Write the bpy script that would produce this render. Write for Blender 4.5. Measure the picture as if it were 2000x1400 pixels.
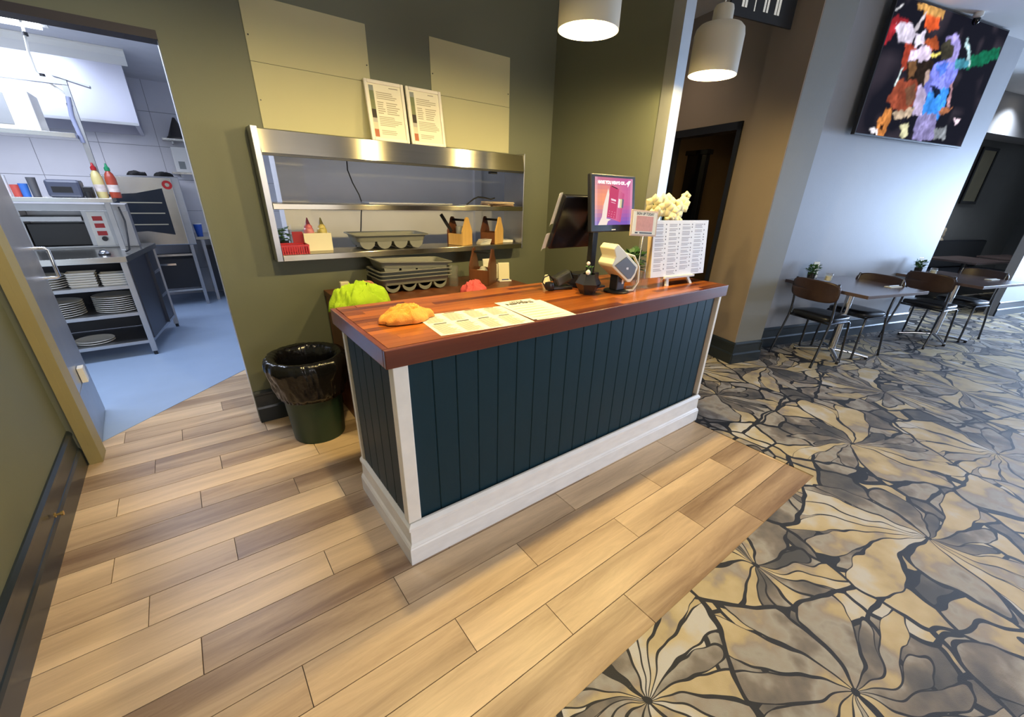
import bpy, math, random
from mathutils import Vector, Matrix, noise
random.seed(7)
S = bpy.context.scene
for o in list(bpy.data.objects): bpy.data.objects.remove(o)
COL = S.collection
PI = math.pi

# ------------------------------------------------------------------ camera
cd = bpy.data.cameras.new('camera'); cam = bpy.data.objects.new('camera', cd); COL.objects.link(cam)
right = Vector((0.78946, -0.61282, 0.03472)); down = Vector((-0.23374, -0.35245, -0.90617)); fwd = Vector((0.56756, 0.70727, -0.42148))
m = Matrix.Identity(4)
for i, c in enumerate((right, -down, -fwd)):
    for k in range(3): m[k][i] = c[k]
m.translation = Vector((-0.4787, -1.3622, 1.5782))
cam.matrix_world = m
cd.sensor_fit = 'HORIZONTAL'; cd.sensor_width = 36.0; cd.lens = 804.284/2000*36
cd.shift_x = -21.73/2000; cd.shift_y = 49.96/2000; cd.clip_start = .02; cd.clip_end = 100
S.camera = cam

# ------------------------------------------------------------------ world, exposure, large lights
w = bpy.data.worlds.new('sky'); S.world = w; w.use_nodes = True
bg = w.node_tree.nodes['Background']; bg.inputs[0].default_value = (.72, .84, 1, 1); bg.inputs[1].default_value = 1.2
S.view_settings.view_transform = 'Standard'; S.view_settings.look = 'None'; S.view_settings.gamma = 1
S.view_settings.use_curve_mapping = False; S.view_settings.exposure = 0.0

TH = math.radians(-16); UX, UY = math.cos(TH), math.sin(TH); VX, VY = -UY, UX
OX, OY = 3.79, .46
def uv(u, v, z=0.0): return Vector((OX+u*UX+v*VX, OY+u*UY+v*VY, z))

def area(name, loc, look, sx, sy, e, col, spread=PI):
    l = bpy.data.lights.new(name, 'AREA'); l.shape = 'RECTANGLE'; l.size = sx; l.size_y = sy; l.energy = e; l.color = col; l.spread = spread
    o = bpy.data.objects.new(name, l); COL.objects.link(o); o.location = loc
    d = Vector(look)-Vector(loc); o.rotation_euler = d.to_track_quat('-Z', 'Y').to_euler(); return o
# daylight entering by the window wall beyond the dining tables, and added fill at the front window behind the camera
for i, v in enumerate((-1.6, -3.2, -4.8)):
    area('window_daylight', uv(9.62, v, 1.45), uv(0, v+.25-.1*i, 1.2), 1.4, 1.9, (470, 80, 60)[i], (.50, .68, 1.0), (2.5, PI, PI)[i])
area('front_fill_light', (1.2, -5.92, 1.7), (1.2, 0, 1.2), 2.6, 1.6, 75, (1, .92, .90))  # unseen fill that brightens the counter front and skirting
# kitchen fluorescent battens; the one behind the hatch is added without a fitting
for x, y in ((-1.9, 3.3), (-.9, 3.0), (-1.6, 4.5), (1.2, 2.22)):
    area('kitchen_tube_and_fill', (x, y, 2.66 if x < 1 else 2.6), (x, y, 0), 1.2 if x < 1 else 1.6, .25, 30 if x < 1 else 6, (.70, .79, 1.0))

area('hood_fill_light', (-1.6, 5.9, 2.06), (-1.6, 5.9, 0), 1.6, .5, 16, (.80, .84, 1.0))  # added fill under the canopy, brightens the tiled back wall

# ------------------------------------------------------------------ materials
MATS = {}
def srgb(r, g, b):
    f = lambda c: (c/255/12.92) if c/255 <= .04045 else ((c/255+.055)/1.055)**2.4
    return (f(r), f(g), f(b), 1)
def newmat(name):
    m = bpy.data.materials.new(name); m.use_nodes = True; nt = m.node_tree
    return m, nt, nt.nodes['Principled BSDF']
def N(nt, t, **kw):
    n = nt.nodes.new(t)
    for k, v in kw.items(): setattr(n, k, v)
    return n
def mat(name, col, rough=.6, metal=0.0, var=.08, scale=6.0, bump=0.0, bscale=60., aniso=None, spec=.5, trans=0, coat=0, emit=None, es=0, alpha=1):
    if name in MATS: return MATS[name]
    m, nt, b = newmat(name); L = nt.links
    if len(col) == 3: col = (*col, 1)
    tc = N(nt, 'ShaderNodeTexCoord')
    nz = N(nt, 'ShaderNodeTexNoise'); nz.inputs['Scale'].default_value = scale; nz.inputs['Detail'].default_value = 4
    src = tc.outputs['Object']
    if aniso:
        mp = N(nt, 'ShaderNodeMapping'); mp.inputs['Scale'].default_value = aniso; L.new(src, mp.inputs[0]); src = mp.outputs[0]
    L.new(src, nz.inputs['Vector'])
    mx = N(nt, 'ShaderNodeMix', data_type='RGBA')
    mx.inputs[6].default_value = tuple(c*(1-var) for c in col[:3])+(1,); mx.inputs[7].default_value = tuple(min(1, c*(1+var)) for c in col[:3])+(1,)
    L.new(nz.outputs[0], mx.inputs[0]); L.new(mx.outputs[2], b.inputs['Base Color'])
    b.inputs['Roughness'].default_value = rough; b.inputs['Metallic'].default_value = metal
    b.inputs['Specular IOR Level'].default_value = spec
    if trans: b.inputs['Transmission Weight'].default_value = trans; b.inputs['IOR'].default_value = 1.35
    if coat: b.inputs['Coat Weight'].default_value = coat; b.inputs['Coat Roughness'].default_value = .08
    if emit: b.inputs['Emission Color'].default_value = (*emit[:3], 1); b.inputs['Emission Strength'].default_value = es
    if alpha < 1: b.inputs['Alpha'].default_value = alpha
    if bump:
        n2 = N(nt, 'ShaderNodeTexNoise'); n2.inputs['Scale'].default_value = bscale; n2.inputs['Detail'].default_value = 5
        L.new(src, n2.inputs['Vector'])
        bp = N(nt, 'ShaderNodeBump'); bp.inputs['Strength'].default_value = bump; bp.inputs['Distance'].default_value = .01
        L.new(n2.outputs[0], bp.inputs['Height']); L.new(bp.outputs[0], b.inputs['Normal'])
    MATS[name] = m; return m
def attrmat(name, emit=0, rough=.6):
    if name in MATS: return MATS[name]
    m, nt, b = newmat(name); a = N(nt, 'ShaderNodeVertexColor', layer_name='Col')
    if emit:
        b.inputs['Base Color'].default_value = (.01, .01, .01, 1); nt.links.new(a.outputs[0], b.inputs['Emission Color']); b.inputs['Emission Strength'].default_value = emit
    else: nt.links.new(a.outputs[0], b.inputs['Base Color'])
    b.inputs['Roughness'].default_value = rough
    if emit: b.inputs['Specular IOR Level'].default_value = 0
    MATS[name] = m; return m
def woodmat(name, c0, c1, rough=.4, coat=0, axis=0, rnd=.3, sx=1.2, sy=22, seed=0.0):
    """grain stretched along axis, tone varied from piece to piece"""
    if name in MATS: return MATS[name]
    m, nt, b = newmat(name); L = nt.links
    tc = N(nt, 'ShaderNodeTexCoord'); oi = N(nt, 'ShaderNodeObjectInfo')
    mp = N(nt, 'ShaderNodeMapping'); sc = [sy, sy, sy]; sc[axis] = sx; mp.inputs['Scale'].default_value = sc
    cmb = N(nt, 'ShaderNodeCombineXYZ'); mu = N(nt, 'ShaderNodeMath', operation='MULTIPLY'); mu.inputs[1].default_value = 37.
    L.new(oi.outputs['Random'], mu.inputs[0])
    for i in range(3): L.new(mu.outputs[0], cmb.inputs[i])
    L.new(tc.outputs['Object'], mp.inputs[0])
    ad = N(nt, 'ShaderNodeVectorMath', operation='ADD'); L.new(mp.outputs[0], ad.inputs[0]); L.new(cmb.outputs[0], ad.inputs[1])
    n1 = N(nt, 'ShaderNodeTexNoise'); n1.inputs['Scale'].default_value = 1; n1.inputs['Detail'].default_value = 9; n1.inputs['Roughness'].default_value = .72; n1.inputs['Distortion'].default_value = .6
    n2 = N(nt, 'ShaderNodeTexNoise'); n2.inputs['Scale'].default_value = .22; n2.inputs['Detail'].default_value = 2
    L.new(ad.outputs[0], n1.inputs['Vector']); L.new(ad.outputs[0], n2.inputs['Vector'])
    a = N(nt, 'ShaderNodeMath', operation='MULTIPLY_ADD'); a.inputs[1].default_value = 1.5; L.new(n2.outputs[0], a.inputs[0]); L.new(n1.outputs[0], a.inputs[2])
    r = N(nt, 'ShaderNodeMath', operation='MULTIPLY_ADD'); r.inputs[1].default_value = rnd*2; L.new(oi.outputs['Random'], r.inputs[0]); L.new(a.outputs[0], r.inputs[2])
    mr = N(nt, 'ShaderNodeMapRange'); mr.inputs[1].default_value = .8+rnd*.35; mr.inputs[2].default_value = 1.65+rnd*1.5
    L.new(r.outputs[0], mr.inputs[0])
    mx = N(nt, 'ShaderNodeMix', data_type='RGBA'); mx.inputs[6].default_value = (*c0[:3], 1); mx.inputs[7].default_value = (*c1[:3], 1)
    L.new(mr.outputs[0], mx.inputs[0]); L.new(mx.outputs[2], b.inputs['Base Color'])
    b.inputs['Roughness'].default_value = rough
    if coat: b.inputs['Coat Weight'].default_value = coat; b.inputs['Coat Roughness'].default_value = .12
    bp = N(nt, 'ShaderNodeBump'); bp.inputs['Strength'].default_value = .08; bp.inputs['Distance'].default_value = .004
    L.new(n1.outputs[0], bp.inputs['Height']); L.new(bp.outputs[0], b.inputs['Normal'])
    MATS[name] = m; return m

OLIVE = mat('olive_grey_wall_paint', (.140, .152, .106), .62, var=.05, scale=2, bump=.05, bscale=120)
CREAM = mat('bare_cream_wall_board', (.47, .455, .28), .7, var=.05, scale=3)
BROWN = mat('taupe_hall_paint', (.30, .235, .175), .65, var=.04)
GREYP = mat('blue_grey_dining_paint', (.34, .345, .36), .5, var=.04, bump=.05, bscale=90)
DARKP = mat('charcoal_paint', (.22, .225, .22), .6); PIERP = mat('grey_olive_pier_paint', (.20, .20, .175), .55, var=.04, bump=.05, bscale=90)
CEILM = mat('ceiling_paint', (.78, .78, .78), .8, var=.03)
NAVY = mat('dark_navy_gloss_paint', (.020, .028, .034), .28, var=.1)
NAVYB = mat('dark_blue_board_paint', (.008, .030, .042), .5, spec=.2, var=.12, scale=9, aniso=(8, 8, .8))
WHITEP = mat('scuffed_white_gloss_paint', (.86, .82, .74), .35, var=.10, scale=14)
STEEL = mat('brushed_stainless_steel', (.60, .59, .56), .24, 1.0, var=.12, scale=1, aniso=(3, 120, 120), bump=.04, bscale=3)
def brushed(m, t):
    nt = m.node_tree; b = nt.nodes['Principled BSDF']; c = nt.nodes.new('ShaderNodeCombineXYZ')
    for i in range(3): c.inputs[i].default_value = t[i]
    b.inputs['Anisotropic'].default_value = .95; nt.links.new(c.outputs[0], b.inputs['Tangent']); return m
HATCH = brushed(mat('brushed_hatch_steel', (.36, .335, .27), .22, 1.0, var=.10, scale=1, aniso=(3, 60, 60)), (0, .45, .89))
STEELD = mat('dull_stainless_steel', (.42, .43, .45), .38, 1.0, var=.15)
CHROME = mat('chrome', (.75, .76, .78), .10, 1.0, var=.02)
BLACKM = mat('black_powder_coat', (.012, .013, .016), .35, 0, var=.1)
LEGM = mat('dark_metal_tube', (.10, .105, .12), .22, .9, var=.05)
BLACKP = mat('black_plastic', (.010, .010, .012), .35, var=.1)
BLACKG = mat('black_glass', (.004, .004, .006), .06, var=.1)
WHITEPL = mat('white_plastic', (.78, .77, .72), .4, var=.03)
CREAMPL = mat('cream_plastic', (.78, .72, .50), .4, var=.05)
GREYPL = mat('grey_tray_plastic', (.20, .20, .165), .5, var=.08)
PAPER = mat('paper', (.82, .79, .66), .8, var=.02)
REDPL = mat('red_plastic', (.45, .012, .015), .35)
TILEW = mat('white_wall_tile', (.80, .80, .84), .22, var=.04)
KWALL = mat('kitchen_white_panel', (.62, .61, .63), .6, var=.05)
VINYL = mat('blue_grey_kitchen_vinyl', (.30, .40, .56), .42, var=.06, bump=.05, bscale=200)
PLATEM = mat('white_glazed_china', (.74, .73, .68), .15, var=.03)
LEAF = mat('green_leaf', (.045, .13, .035), .5, var=.5, scale=30)
POTM = mat('black_ceramic', (.015, .015, .017), .25)
GLASS = mat('clear_glass', (.9, .95, .95), .03, trans=.9, alpha=.35)
PETALM = mat('cream_silk_petal', (.82, .74, .42), .7, var=.15, scale=40)
FLOORT = woodmat('oak_look_floor_tile', (.22, .135, .08), (.82, .61, .385), .36, rnd=.25, sx=2.2, sy=24)
STAVE = woodmat('red_stained_timber_stave', (.085, .014, .003), (.48, .135, .016), .32, coat=.4, rnd=.62, sx=1.5, sy=25)
FASCIA = woodmat('dark_red_stained_timber', (.075, .010, .004), (.23, .045, .012), .3, coat=.6, rnd=.15, sx=1.2, sy=18)
PALEW = woodmat('pale_pine', (.50, .27, .07), (.80, .50, .17), .45, rnd=.3, axis=2, sx=3, sy=40)
DARKW = woodmat('dark_stained_pine', (.060, .018, .008), (.20, .070, .026), .4, rnd=.3, axis=2, sx=3, sy=40)
TABLEW = woodmat('dark_laminate_tabletop', (.075, .052, .050), (.15, .105, .095), .22, rnd=.1, sx=2, sy=18)
CHAIRW = woodmat('walnut_ply', (.022, .012, .009), (.060, .031, .021), .32, rnd=.2, sx=3, sy=25)
BINM = mat('dark_green_plastic', (.008, .042, .027), .45)
BAGM = mat('black_bin_liner', (.006, .006, .007), .17, bump=.9, bscale=9, var=.2)
PRINT = attrmat('printed_ink'); SCREEN = attrmat('lit_screen', 1.0, .45)

# ------------------------------------------------------------------ mesh builder
class MB:
    def __init__(s, M=None): s.v = []; s.f = []; s.M = M; s.c = []
    def add(s, vs, fs, col=None):
        o = len(s.v)
        for p in vs:
            p = Vector(p); s.v.append(tuple(s.M @ p) if s.M else tuple(p))
        for f in fs: s.f.append([o+i for i in f]); s.c.append(col)
        return s
    def box(s, x0, x1, y0, y1, z0, z1, R=None, col=None):
        vs = [Vector((x, y, z)) for z in (z0, z1) for y in (y0, y1) for x in (x0, x1)]
        if R: vs = [R @ p for p in vs]
        return s.add(vs, [(0, 2, 3, 1), (4, 5, 7, 6), (0, 1, 5, 4), (2, 6, 7, 3), (0, 4, 6, 2), (1, 3, 7, 5)], col)
    def cbox(s, c, d, R=None): 
        x, y, z = c; a, b, e = d
        return s.box(x-a/2, x+a/2, y-b/2, y+b/2, z-e/2, z+e/2, R)
    def cyl(s, p0, p1, r0, r1=None, n=16, caps=True):
        r1 = r0 if r1 is None else r1; p0 = Vector(p0); p1 = Vector(p1); d = (p1-p0).normalized()
        a = d.orthogonal().normalized(); b = d.cross(a); vs = []
        for p, r in ((p0, r0), (p1, r1)):
            for i in range(n): t = 2*PI*i/n; vs.append(p+r*(math.cos(t)*a+math.sin(t)*b))
        fs = [(i, (i+1) % n, n+(i+1) % n, n+i) for i in range(n)]
        if caps: fs += [tuple(range(n-1, -1, -1)), tuple(range(n, 2*n))]
        return s.add(vs, fs)
    def tube(s, pts, r, n=8, closed=False):
        pts = [Vector(p) for p in pts]; k = len(pts); vs = []; rr = r if isinstance(r, (list, tuple)) else [r]*k
        prev = None
        for i, p in enumerate(pts):
            t = (pts[min(i+1, k-1)]-pts[max(i-1, 0)]).normalized()
            a = t.orthogonal().normalized() if prev is None else (prev-t*prev.dot(t)).normalized()
            prev = a; b = t.cross(a)
            for j in range(n): th = 2*PI*j/n; vs.append(p+rr[i]*(math.cos(th)*a+math.sin(th)*b))
        fs = [(i*n+j, i*n+(j+1) % n, (i+1)*n+(j+1) % n, (i+1)*n+j) for i in range(k-1) for j in range(n)]
        fs += [tuple(range(n-1, -1, -1)), tuple(range((k-1)*n, k*n))]
        return s.add(vs, fs)
    def lathe(s, prof, n=24, c=(0, 0, 0), wob=None):
        vs = []; k = len(prof); c = Vector(c)
        for (r, z) in prof:
            for j in range(n):
                t = 2*PI*j/n; q = r if wob is None else r*wob(t, z)
                vs.append(c+Vector((q*math.cos(t), q*math.sin(t), z)))
        fs = [(i*n+j, i*n+(j+1) % n, (i+1)*n+(j+1) % n, (i+1)*n+j) for i in range(k-1) for j in range(n)]
        return s.add(vs, fs)
    def prism(s, poly, z0, z1):
        n = len(poly); vs = [(x, y, z0) for x, y in poly]+[(x, y, z1) for x, y in poly]
        return s.add(vs, [tuple(range(n-1, -1, -1)), tuple(range(n, 2*n))]+[(i, (i+1) % n, n+(i+1) % n, n+i) for i in range(n)])
    def poly(s, pts, col=None): return s.add(pts, [tuple(range(len(pts)))], col)
    def grid(s, fn, nu, nv):
        vs = [fn(i/nu, j/nv) for j in range(nv+1) for i in range(nu+1)]
        return s.add(vs, [(j*(nu+1)+i, j*(nu+1)+i+1, (j+1)*(nu+1)+i+1, (j+1)*(nu+1)+i) for j in range(nv) for i in range(nu)])
    def build(s, name, mt, parent=None, smooth=0, bevel=0, thick=0, sub=0):
        me = bpy.data.meshes.new(name); me.from_pydata(s.v, [], s.f)
        if any(c is not None for c in s.c):
            at = me.color_attributes.new('Col', 'FLOAT_COLOR', 'CORNER'); k = 0
            for p, c in zip(me.polygons, s.c):
                for _ in range(p.loop_total): at.data[k].color = c or (1, 1, 1, 1); k += 1
        me.materials.append(mt); me.update()
        if smooth:
            for p in me.polygons: p.use_smooth = True
            me.set_sharp_from_angle(angle=math.radians(smooth))
        o = bpy.data.objects.new(name, me); COL.objects.link(o)
        if parent: o.parent = parent
        if thick: q = o.modifiers.new('thickness', 'SOLIDIFY'); q.thickness = thick; q.offset = 0
        if bevel: q = o.modifiers.new('bevel', 'BEVEL'); q.width = bevel; q.segments = 2; q.limit_method = 'ANGLE'
        if sub: q = o.modifiers.new('subdivision', 'SUBSURF'); q.levels = sub; q.render_levels = sub
        return o
def Rz(a, c=(0, 0, 0)): c = Vector(c); return Matrix.Translation(c) @ Matrix.Rotation(a, 4, 'Z') @ Matrix.Translation(-c)
def Rx(a, c=(0, 0, 0)): c = Vector(c); return Matrix.Translation(c) @ Matrix.Rotation(a, 4, 'X') @ Matrix.Translation(-c)
def Ry(a, c=(0, 0, 0)): c = Vector(c); return Matrix.Translation(c) @ Matrix.Rotation(a, 4, 'Y') @ Matrix.Translation(-c)
STAND = Matrix.Rotation(PI/2, 4, 'X')      # sheet plane (x right, y up) to a sheet standing and facing -y

def tag(o, label, cat, group=None):
    o['label'] = label; o['category'] = cat
    if group: o['group'] = group
    return o
def thing(name, label, cat, loc=(0, 0, 0), rz=0.0, group=None):
    o = bpy.data.objects.new(name, None); o.empty_display_size = .1; COL.objects.link(o)
    o.location = loc; o.rotation_euler = (0, 0, rz); return tag(o, label, cat, group)
def struct(o): o['kind'] = 'structure'; return o
def copy_tree(o, parent=None):
    c = o.copy(); COL.objects.link(c); c.parent = parent
    for ch in list(o.children): copy_tree(ch, c)
    return c
def dup(o, label, loc=None, rz=None):
    c = copy_tree(o); c['label'] = label
    if loc is not None: c.location = loc
    if rz is not None: c.rotation_euler = (0, 0, rz)
    return c
def text(body, size, M, mt, parent, name='lettering', align='CENTER', sx=1.0, bold=0.0):
    cu = bpy.data.curves.new('t', 'FONT'); cu.body = body; cu.size = size; cu.align_x = align; cu.align_y = 'CENTER'; cu.offset = bold
    ob = bpy.data.objects.new('t', cu); me = bpy.data.meshes.new_from_object(ob)
    bpy.data.objects.remove(ob); bpy.data.curves.remove(cu)
    me.transform(M @ Matrix.Diagonal((sx, 1, 1, 1))); me.materials.clear(); me.materials.append(mt)
    o = bpy.data.objects.new(name, me); COL.objects.link(o); o.parent = parent; return o
INK = mat('dark_ink', (.03, .028, .025), .7); INKW = mat('white_ink', (.9, .9, .9), .6)
def lines(mb, x0, x1, y0, y1, n, col, z=.0006, rag=.35, h=.45):
    """rows of small print, too small to read, as thin strips"""
    st = (y1-y0)/n
    for i in range(n):
        y = y1-st*(i+.5); e = x1-(x1-x0)*rag*random.random(); hh = st*h/2
        mb.poly([(x0, y-hh, z), (e, y-hh, z), (e, y+hh, z), (x0, y+hh, z)], col)

# ------------------------------------------------------------------ room shell
ZC = 3.28; YB = 1.834
b = MB(); b.box(-1.27, 2.34, -.846, 2.95, -.05, -.006)
floor = struct(b.build('floor', mat('tile_grout', (.10, .075, .055), .8)))
rows = {0: -.938, 1: -.62, 2: -.113, 3: -.737, 4: -.299, 5: -.098, 6: -.627, 7: -.94, 8: -.30, 9: -.782, 10: -.093, 11: -.502, 12: .030, 13: 1.343, 14: .678,
        -1: -.33, -2: -.80, -3: -.13, -4: -.55, -5: -.95, -6: -.25, -7: -.6, -8: -.1}
meshes = {}
for k, j in rows.items():
    yc = 1.588-.168*k; x = j
    while x > -1.27: x -= .972
    while x < 2.34:
        xa, xb = max(x, -1.27), min(x+.972, 2.34 if k >= -1 else .3); x += .972
        if xb-xa < .01: continue
        L = round(xb-xa-.0035, 3)
        if L not in meshes:
            mb = MB(); mb.box(-L/2, L/2, -.0823, .0823, -.008, 0); o = mb.build('floor_tile', FLOORT, floor); meshes[L] = o.data
        else: o = bpy.data.objects.new('floor_tile', meshes[L]); COL.objects.link(o); o.parent = floor
        o.location = ((xa+xb)/2, yc, 0)
        if random.random() < .5: o.rotation_euler[2] = PI
b = MB(); b.prism([(-1.27, 2.05), (-.31, 2.97), (2.3, 2.97), (2.3, 6.75), (-4.2, 6.75), (-4.2, 2.05)], -.02, .003)
struct(b.build('floor_kitchen', VINYL))

# carpet: flower pattern woven from a list of flower centres
def carpet_material():
    m, nt, bs = newmat('flower_pattern_carpet'); L = nt.links
    geo = N(nt, 'ShaderNodeTexCoord')
    def math_(op, a, b=None, c=None):
        n = N(nt, 'ShaderNodeMath', operation=op)
        for i, q in enumerate((a, b, c)):
            if q is None: continue
            if isinstance(q, (int, float)): n.inputs[i].default_value = q
            else: L.new(q, n.inputs[i])
        return n.outputs[0]
    def vm(op, a, b=None):
        n = N(nt, 'ShaderNodeVectorMath', operation=op)
        for i, q in enumerate((a, b)):
            if q is None: continue
            if isinstance(q, (tuple, list)): n.inputs[i].default_value = q
            else: L.new(q, n.inputs[i])
        return n
    P0 = geo.outputs['Object']
    wn = N(nt, 'ShaderNodeTexNoise'); wn.inputs['Scale'].default_value = 3.2; wn.inputs['Detail'].default_value = 2; L.new(P0, wn.inputs['Vector'])
    wo = vm('SUBTRACT', wn.outputs['Color'], (.5, .5, .5)).outputs[0]
    ws = N(nt, 'ShaderNodeVectorMath', operation='SCALE'); L.new(wo, ws.inputs[0]); ws.inputs['Scale'].default_value = .20
    P1 = vm('ADD', P0, ws.outputs[0]).outputs[0]
    P = vm('MULTIPLY', P1, (1, 1, 0)).outputs[0]
    cs = [(2.24, -1.39, .17), (1.02, -1.45, .05), (3.05, -.87, .05), (4.35, -.71, .06), (2.94, .16, -.06), (2.95, -1.95, .0), (4.02, .17, .0), (3.75, -1.55, .0), (5.02, -1.15, 0), (.42, -1.0, .02), (1.75, -2.1, .05), (.1, -1.75, .06),
          (1.32, -.95, -.12), (2.02, -.72, -.14), (3.35, .62, -.05), (5.55, -.35, 0), (5.9, -1.5, .05), (4.7, -2.0, .0), (6.7, -1.0, 0), (6.8, -2.0, 0), (7.6, -.9, 0), (7.9, -1.9, 0), (8.7, -1.4, 0), (5.2, .4, -.05), (6.3, -.05, 0), (3.8, -2.6, 0), (5.6, -2.7, 0), (2.7, -3.0, 0), (1.1, -2.9, 0), (-.3, -2.7, 0)]
    best = sec = None; ctr = None
    for (x, y, wgt) in cs:
        d = vm('DISTANCE', P, (x, y, 0)).outputs['Value']; d = math_('SUBTRACT', d, wgt)
        if best is None: best = d; cb = N(nt, 'ShaderNodeCombineXYZ'); cb.inputs[0].default_value = x; cb.inputs[1].default_value = y; ctr = cb.outputs[0]; continue
        less = math_('LESS_THAN', d, best)
        mx = N(nt, 'ShaderNodeMix', data_type='VECTOR'); L.new(less, mx.inputs[0]); L.new(ctr, mx.inputs[4]); mx.inputs[5].default_value = (x, y, 0)
        worse = math_('MAXIMUM', d, best)
        sec = worse if sec is None else math_('MINIMUM', sec, worse)
        best = math_('MINIMUM', d, best); ctr = mx.outputs[1]
    border = math_('SUBTRACT', sec, best)
    loc = vm('SUBTRACT', P, ctr).outputs[0]
    sp = N(nt, 'ShaderNodeSeparateXYZ'); L.new(loc, sp.inputs[0])
    r = vm('LENGTH', loc).outputs['Value']
    wnz = N(nt, 'ShaderNodeTexWhiteNoise', noise_dimensions='3D'); L.new(ctr, wnz.inputs['Vector'])
    rnd = wnz.outputs['Value']
    th = math_('ARCTAN2', sp.outputs[1], sp.outputs[0])
    th = math_('ADD', th, math_('MULTIPLY', math_('SUBTRACT', rnd, .5), math_('MULTIPLY', r, 1.4)))
    # uneven petals: warp the angle, then cut it into a number of petals that is whole and differs by flower
    sn = math_('SINE', math_('MULTIPLY_ADD', th, 2.0, math_('MULTIPLY', rnd, 9.)))
    sn2 = math_('SINE', math_('MULTIPLY_ADD', th, 3.0, math_('MULTIPLY', rnd, 23.)))
    t2 = math_('ADD', math_('MULTIPLY_ADD', sn, .26, th), math_('MULTIPLY', sn2, .13))
    npet = math_('ADD', math_('FLOOR', math_('MULTIPLY', rnd, 6.)), 14.)
    q = math_('MULTIPLY', math_('DIVIDE', t2, 2*PI), npet)
    idx = math_('FLOOR', q); a = math_('ABSOLUTE', math_('SUBTRACT', math_('SUBTRACT', q, idx), .5))
    cbi = N(nt, 'ShaderNodeCombineXYZ'); L.new(math_('MODULO', math_('ADD', idx, 60.), npet), cbi.inputs[0]); L.new(rnd, cbi.inputs[1])
    wp_ = N(nt, 'ShaderNodeTexWhiteNoise', noise_dimensions='3D'); L.new(cbi.outputs[0], wp_.inputs['Vector']); pr = wp_.outputs['Value']
    sc2 = N(nt, 'ShaderNodeSeparateColor'); L.new(wp_.outputs['Color'], sc2.inputs[0])
    half = math_('MULTIPLY', math_('DIVIDE', 2*PI, npet), r)
    dline = math_('MULTIPLY', math_('SUBTRACT', .5, a), half)                # distance from the line between petals
    tip = math_('MULTIPLY_ADD', pr, .50, .28)
    shape = math_('MULTIPLY', tip, math_('SUBTRACT', 1.0, math_('MULTIPLY', math_('POWER', math_('MULTIPLY', a, 2.), 2.0), .42)))
    dtip = math_('SUBTRACT', shape, r)                                        # >0 inside the petal
    inside = math_('GREATER_THAN', dtip, 0.)
    # cells between the petals and beyond them
    vo = N(nt, 'ShaderNodeTexVoronoi', feature='DISTANCE_TO_EDGE'); vo.inputs['Scale'].default_value = 4.3; L.new(P, vo.inputs['Vector'])
    vc = N(nt, 'ShaderNodeTexVoronoi', feature='F1'); vc.inputs['Scale'].default_value = 4.3; L.new(P, vc.inputs['Vector'])
    scv = N(nt, 'ShaderNodeSeparateColor'); L.new(vc.outputs['Color'], scv.inputs[0])
    lw = .0105
    l1 = math_('MULTIPLY', math_('LESS_THAN', dline, math_('MULTIPLY', lw, math_('MINIMUM', 1., math_('MULTIPLY_ADD', r, 2.6, .12)))), inside)
    l2 = math_('LESS_THAN', math_('ABSOLUTE', dtip), lw)
    l3 = math_('MULTIPLY', math_('LESS_THAN', vo.outputs['Distance'], .045), math_('SUBTRACT', 1., inside))
    l4 = math_('LESS_THAN', border, .020)
    l5 = math_('LESS_THAN', r, .014)
    line = math_('MAXIMUM', math_('MAXIMUM', math_('MAXIMUM', l1, l2), math_('MAXIMUM', l3, l4)), l5)
    tone = N(nt, 'ShaderNodeMix', data_type='FLOAT'); L.new(inside, tone.inputs[0]); L.new(scv.outputs[0], tone.inputs[2]); L.new(sc2.outputs[0], tone.inputs[3])
    cl = N(nt, 'ShaderNodeTexNoise'); cl.inputs['Scale'].default_value = 2.6; cl.inputs['Detail'].default_value = 3; L.new(P0, cl.inputs['Vector'])
    cl2 = N(nt, 'ShaderNodeTexNoise'); cl2.inputs['Scale'].default_value = 9; cl2.inputs['Detail'].default_value = 3; L.new(P0, cl2.inputs['Vector'])
    tt = math_('ADD', math_('MULTIPLY_ADD', tone.outputs[0], .70, math_('MULTIPLY', math_('SUBTRACT', cl.outputs[0], .5), 1.3)), math_('MULTIPLY_ADD', cl2.outputs[0], .55, -.19))
    ramp = N(nt, 'ShaderNodeValToRGB'); e = ramp.color_ramp.elements
    stops = [(0.0, (.06, .058, .057)), (.16, (.11, .10, .092)), (.29, (.19, .162, .135)), (.40, (.33, .31, .275)), (.50, (.29, .245, .20)), (.60, (.44, .35, .195)), (.76, (.51, .42, .255)), (.90, (.52, .50, .47))]
    e[0].position, e[0].color = stops[0][0], (*stops[0][1], 1); e[1].position, e[1].color = stops[-1][0], (*stops[-1][1], 1)
    for p_, c_ in stops[1:-1]: k_ = e.new(p_); k_.color = (*c_, 1)
    L.new(tt, ramp.inputs[0])
    mx = N(nt, 'ShaderNodeMix', data_type='RGBA'); L.new(line, mx.inputs[0]); L.new(ramp.outputs[0], mx.inputs[6]); mx.inputs[7].default_value = (.012, .012, .013, 1)
    L.new(mx.outputs[2], bs.inputs['Base Color']); bs.inputs['Roughness'].default_value = .62; bs.inputs['Specular IOR Level'].default_value = .45
    pn = N(nt, 'ShaderNodeTexNoise'); pn.inputs['Scale'].default_value = 320; L.new(P0, pn.inputs['Vector'])
    bp = N(nt, 'ShaderNodeBump'); bp.inputs['Strength'].default_value = .35; bp.inputs['Distance'].default_value = .004; L.new(pn.outputs[0], bp.inputs['Height']); L.new(bp.outputs[0], bs.inputs['Normal'])
    return m
b = MB()
b.prism([(2.342, -6), (15, -6), (15, 8), (2.342, 8)], -.03, .004); b.prism([(-1.27, -6), (2.342, -6), (2.342, -.848), (-1.27, -.848)], -.03, .004)
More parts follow.
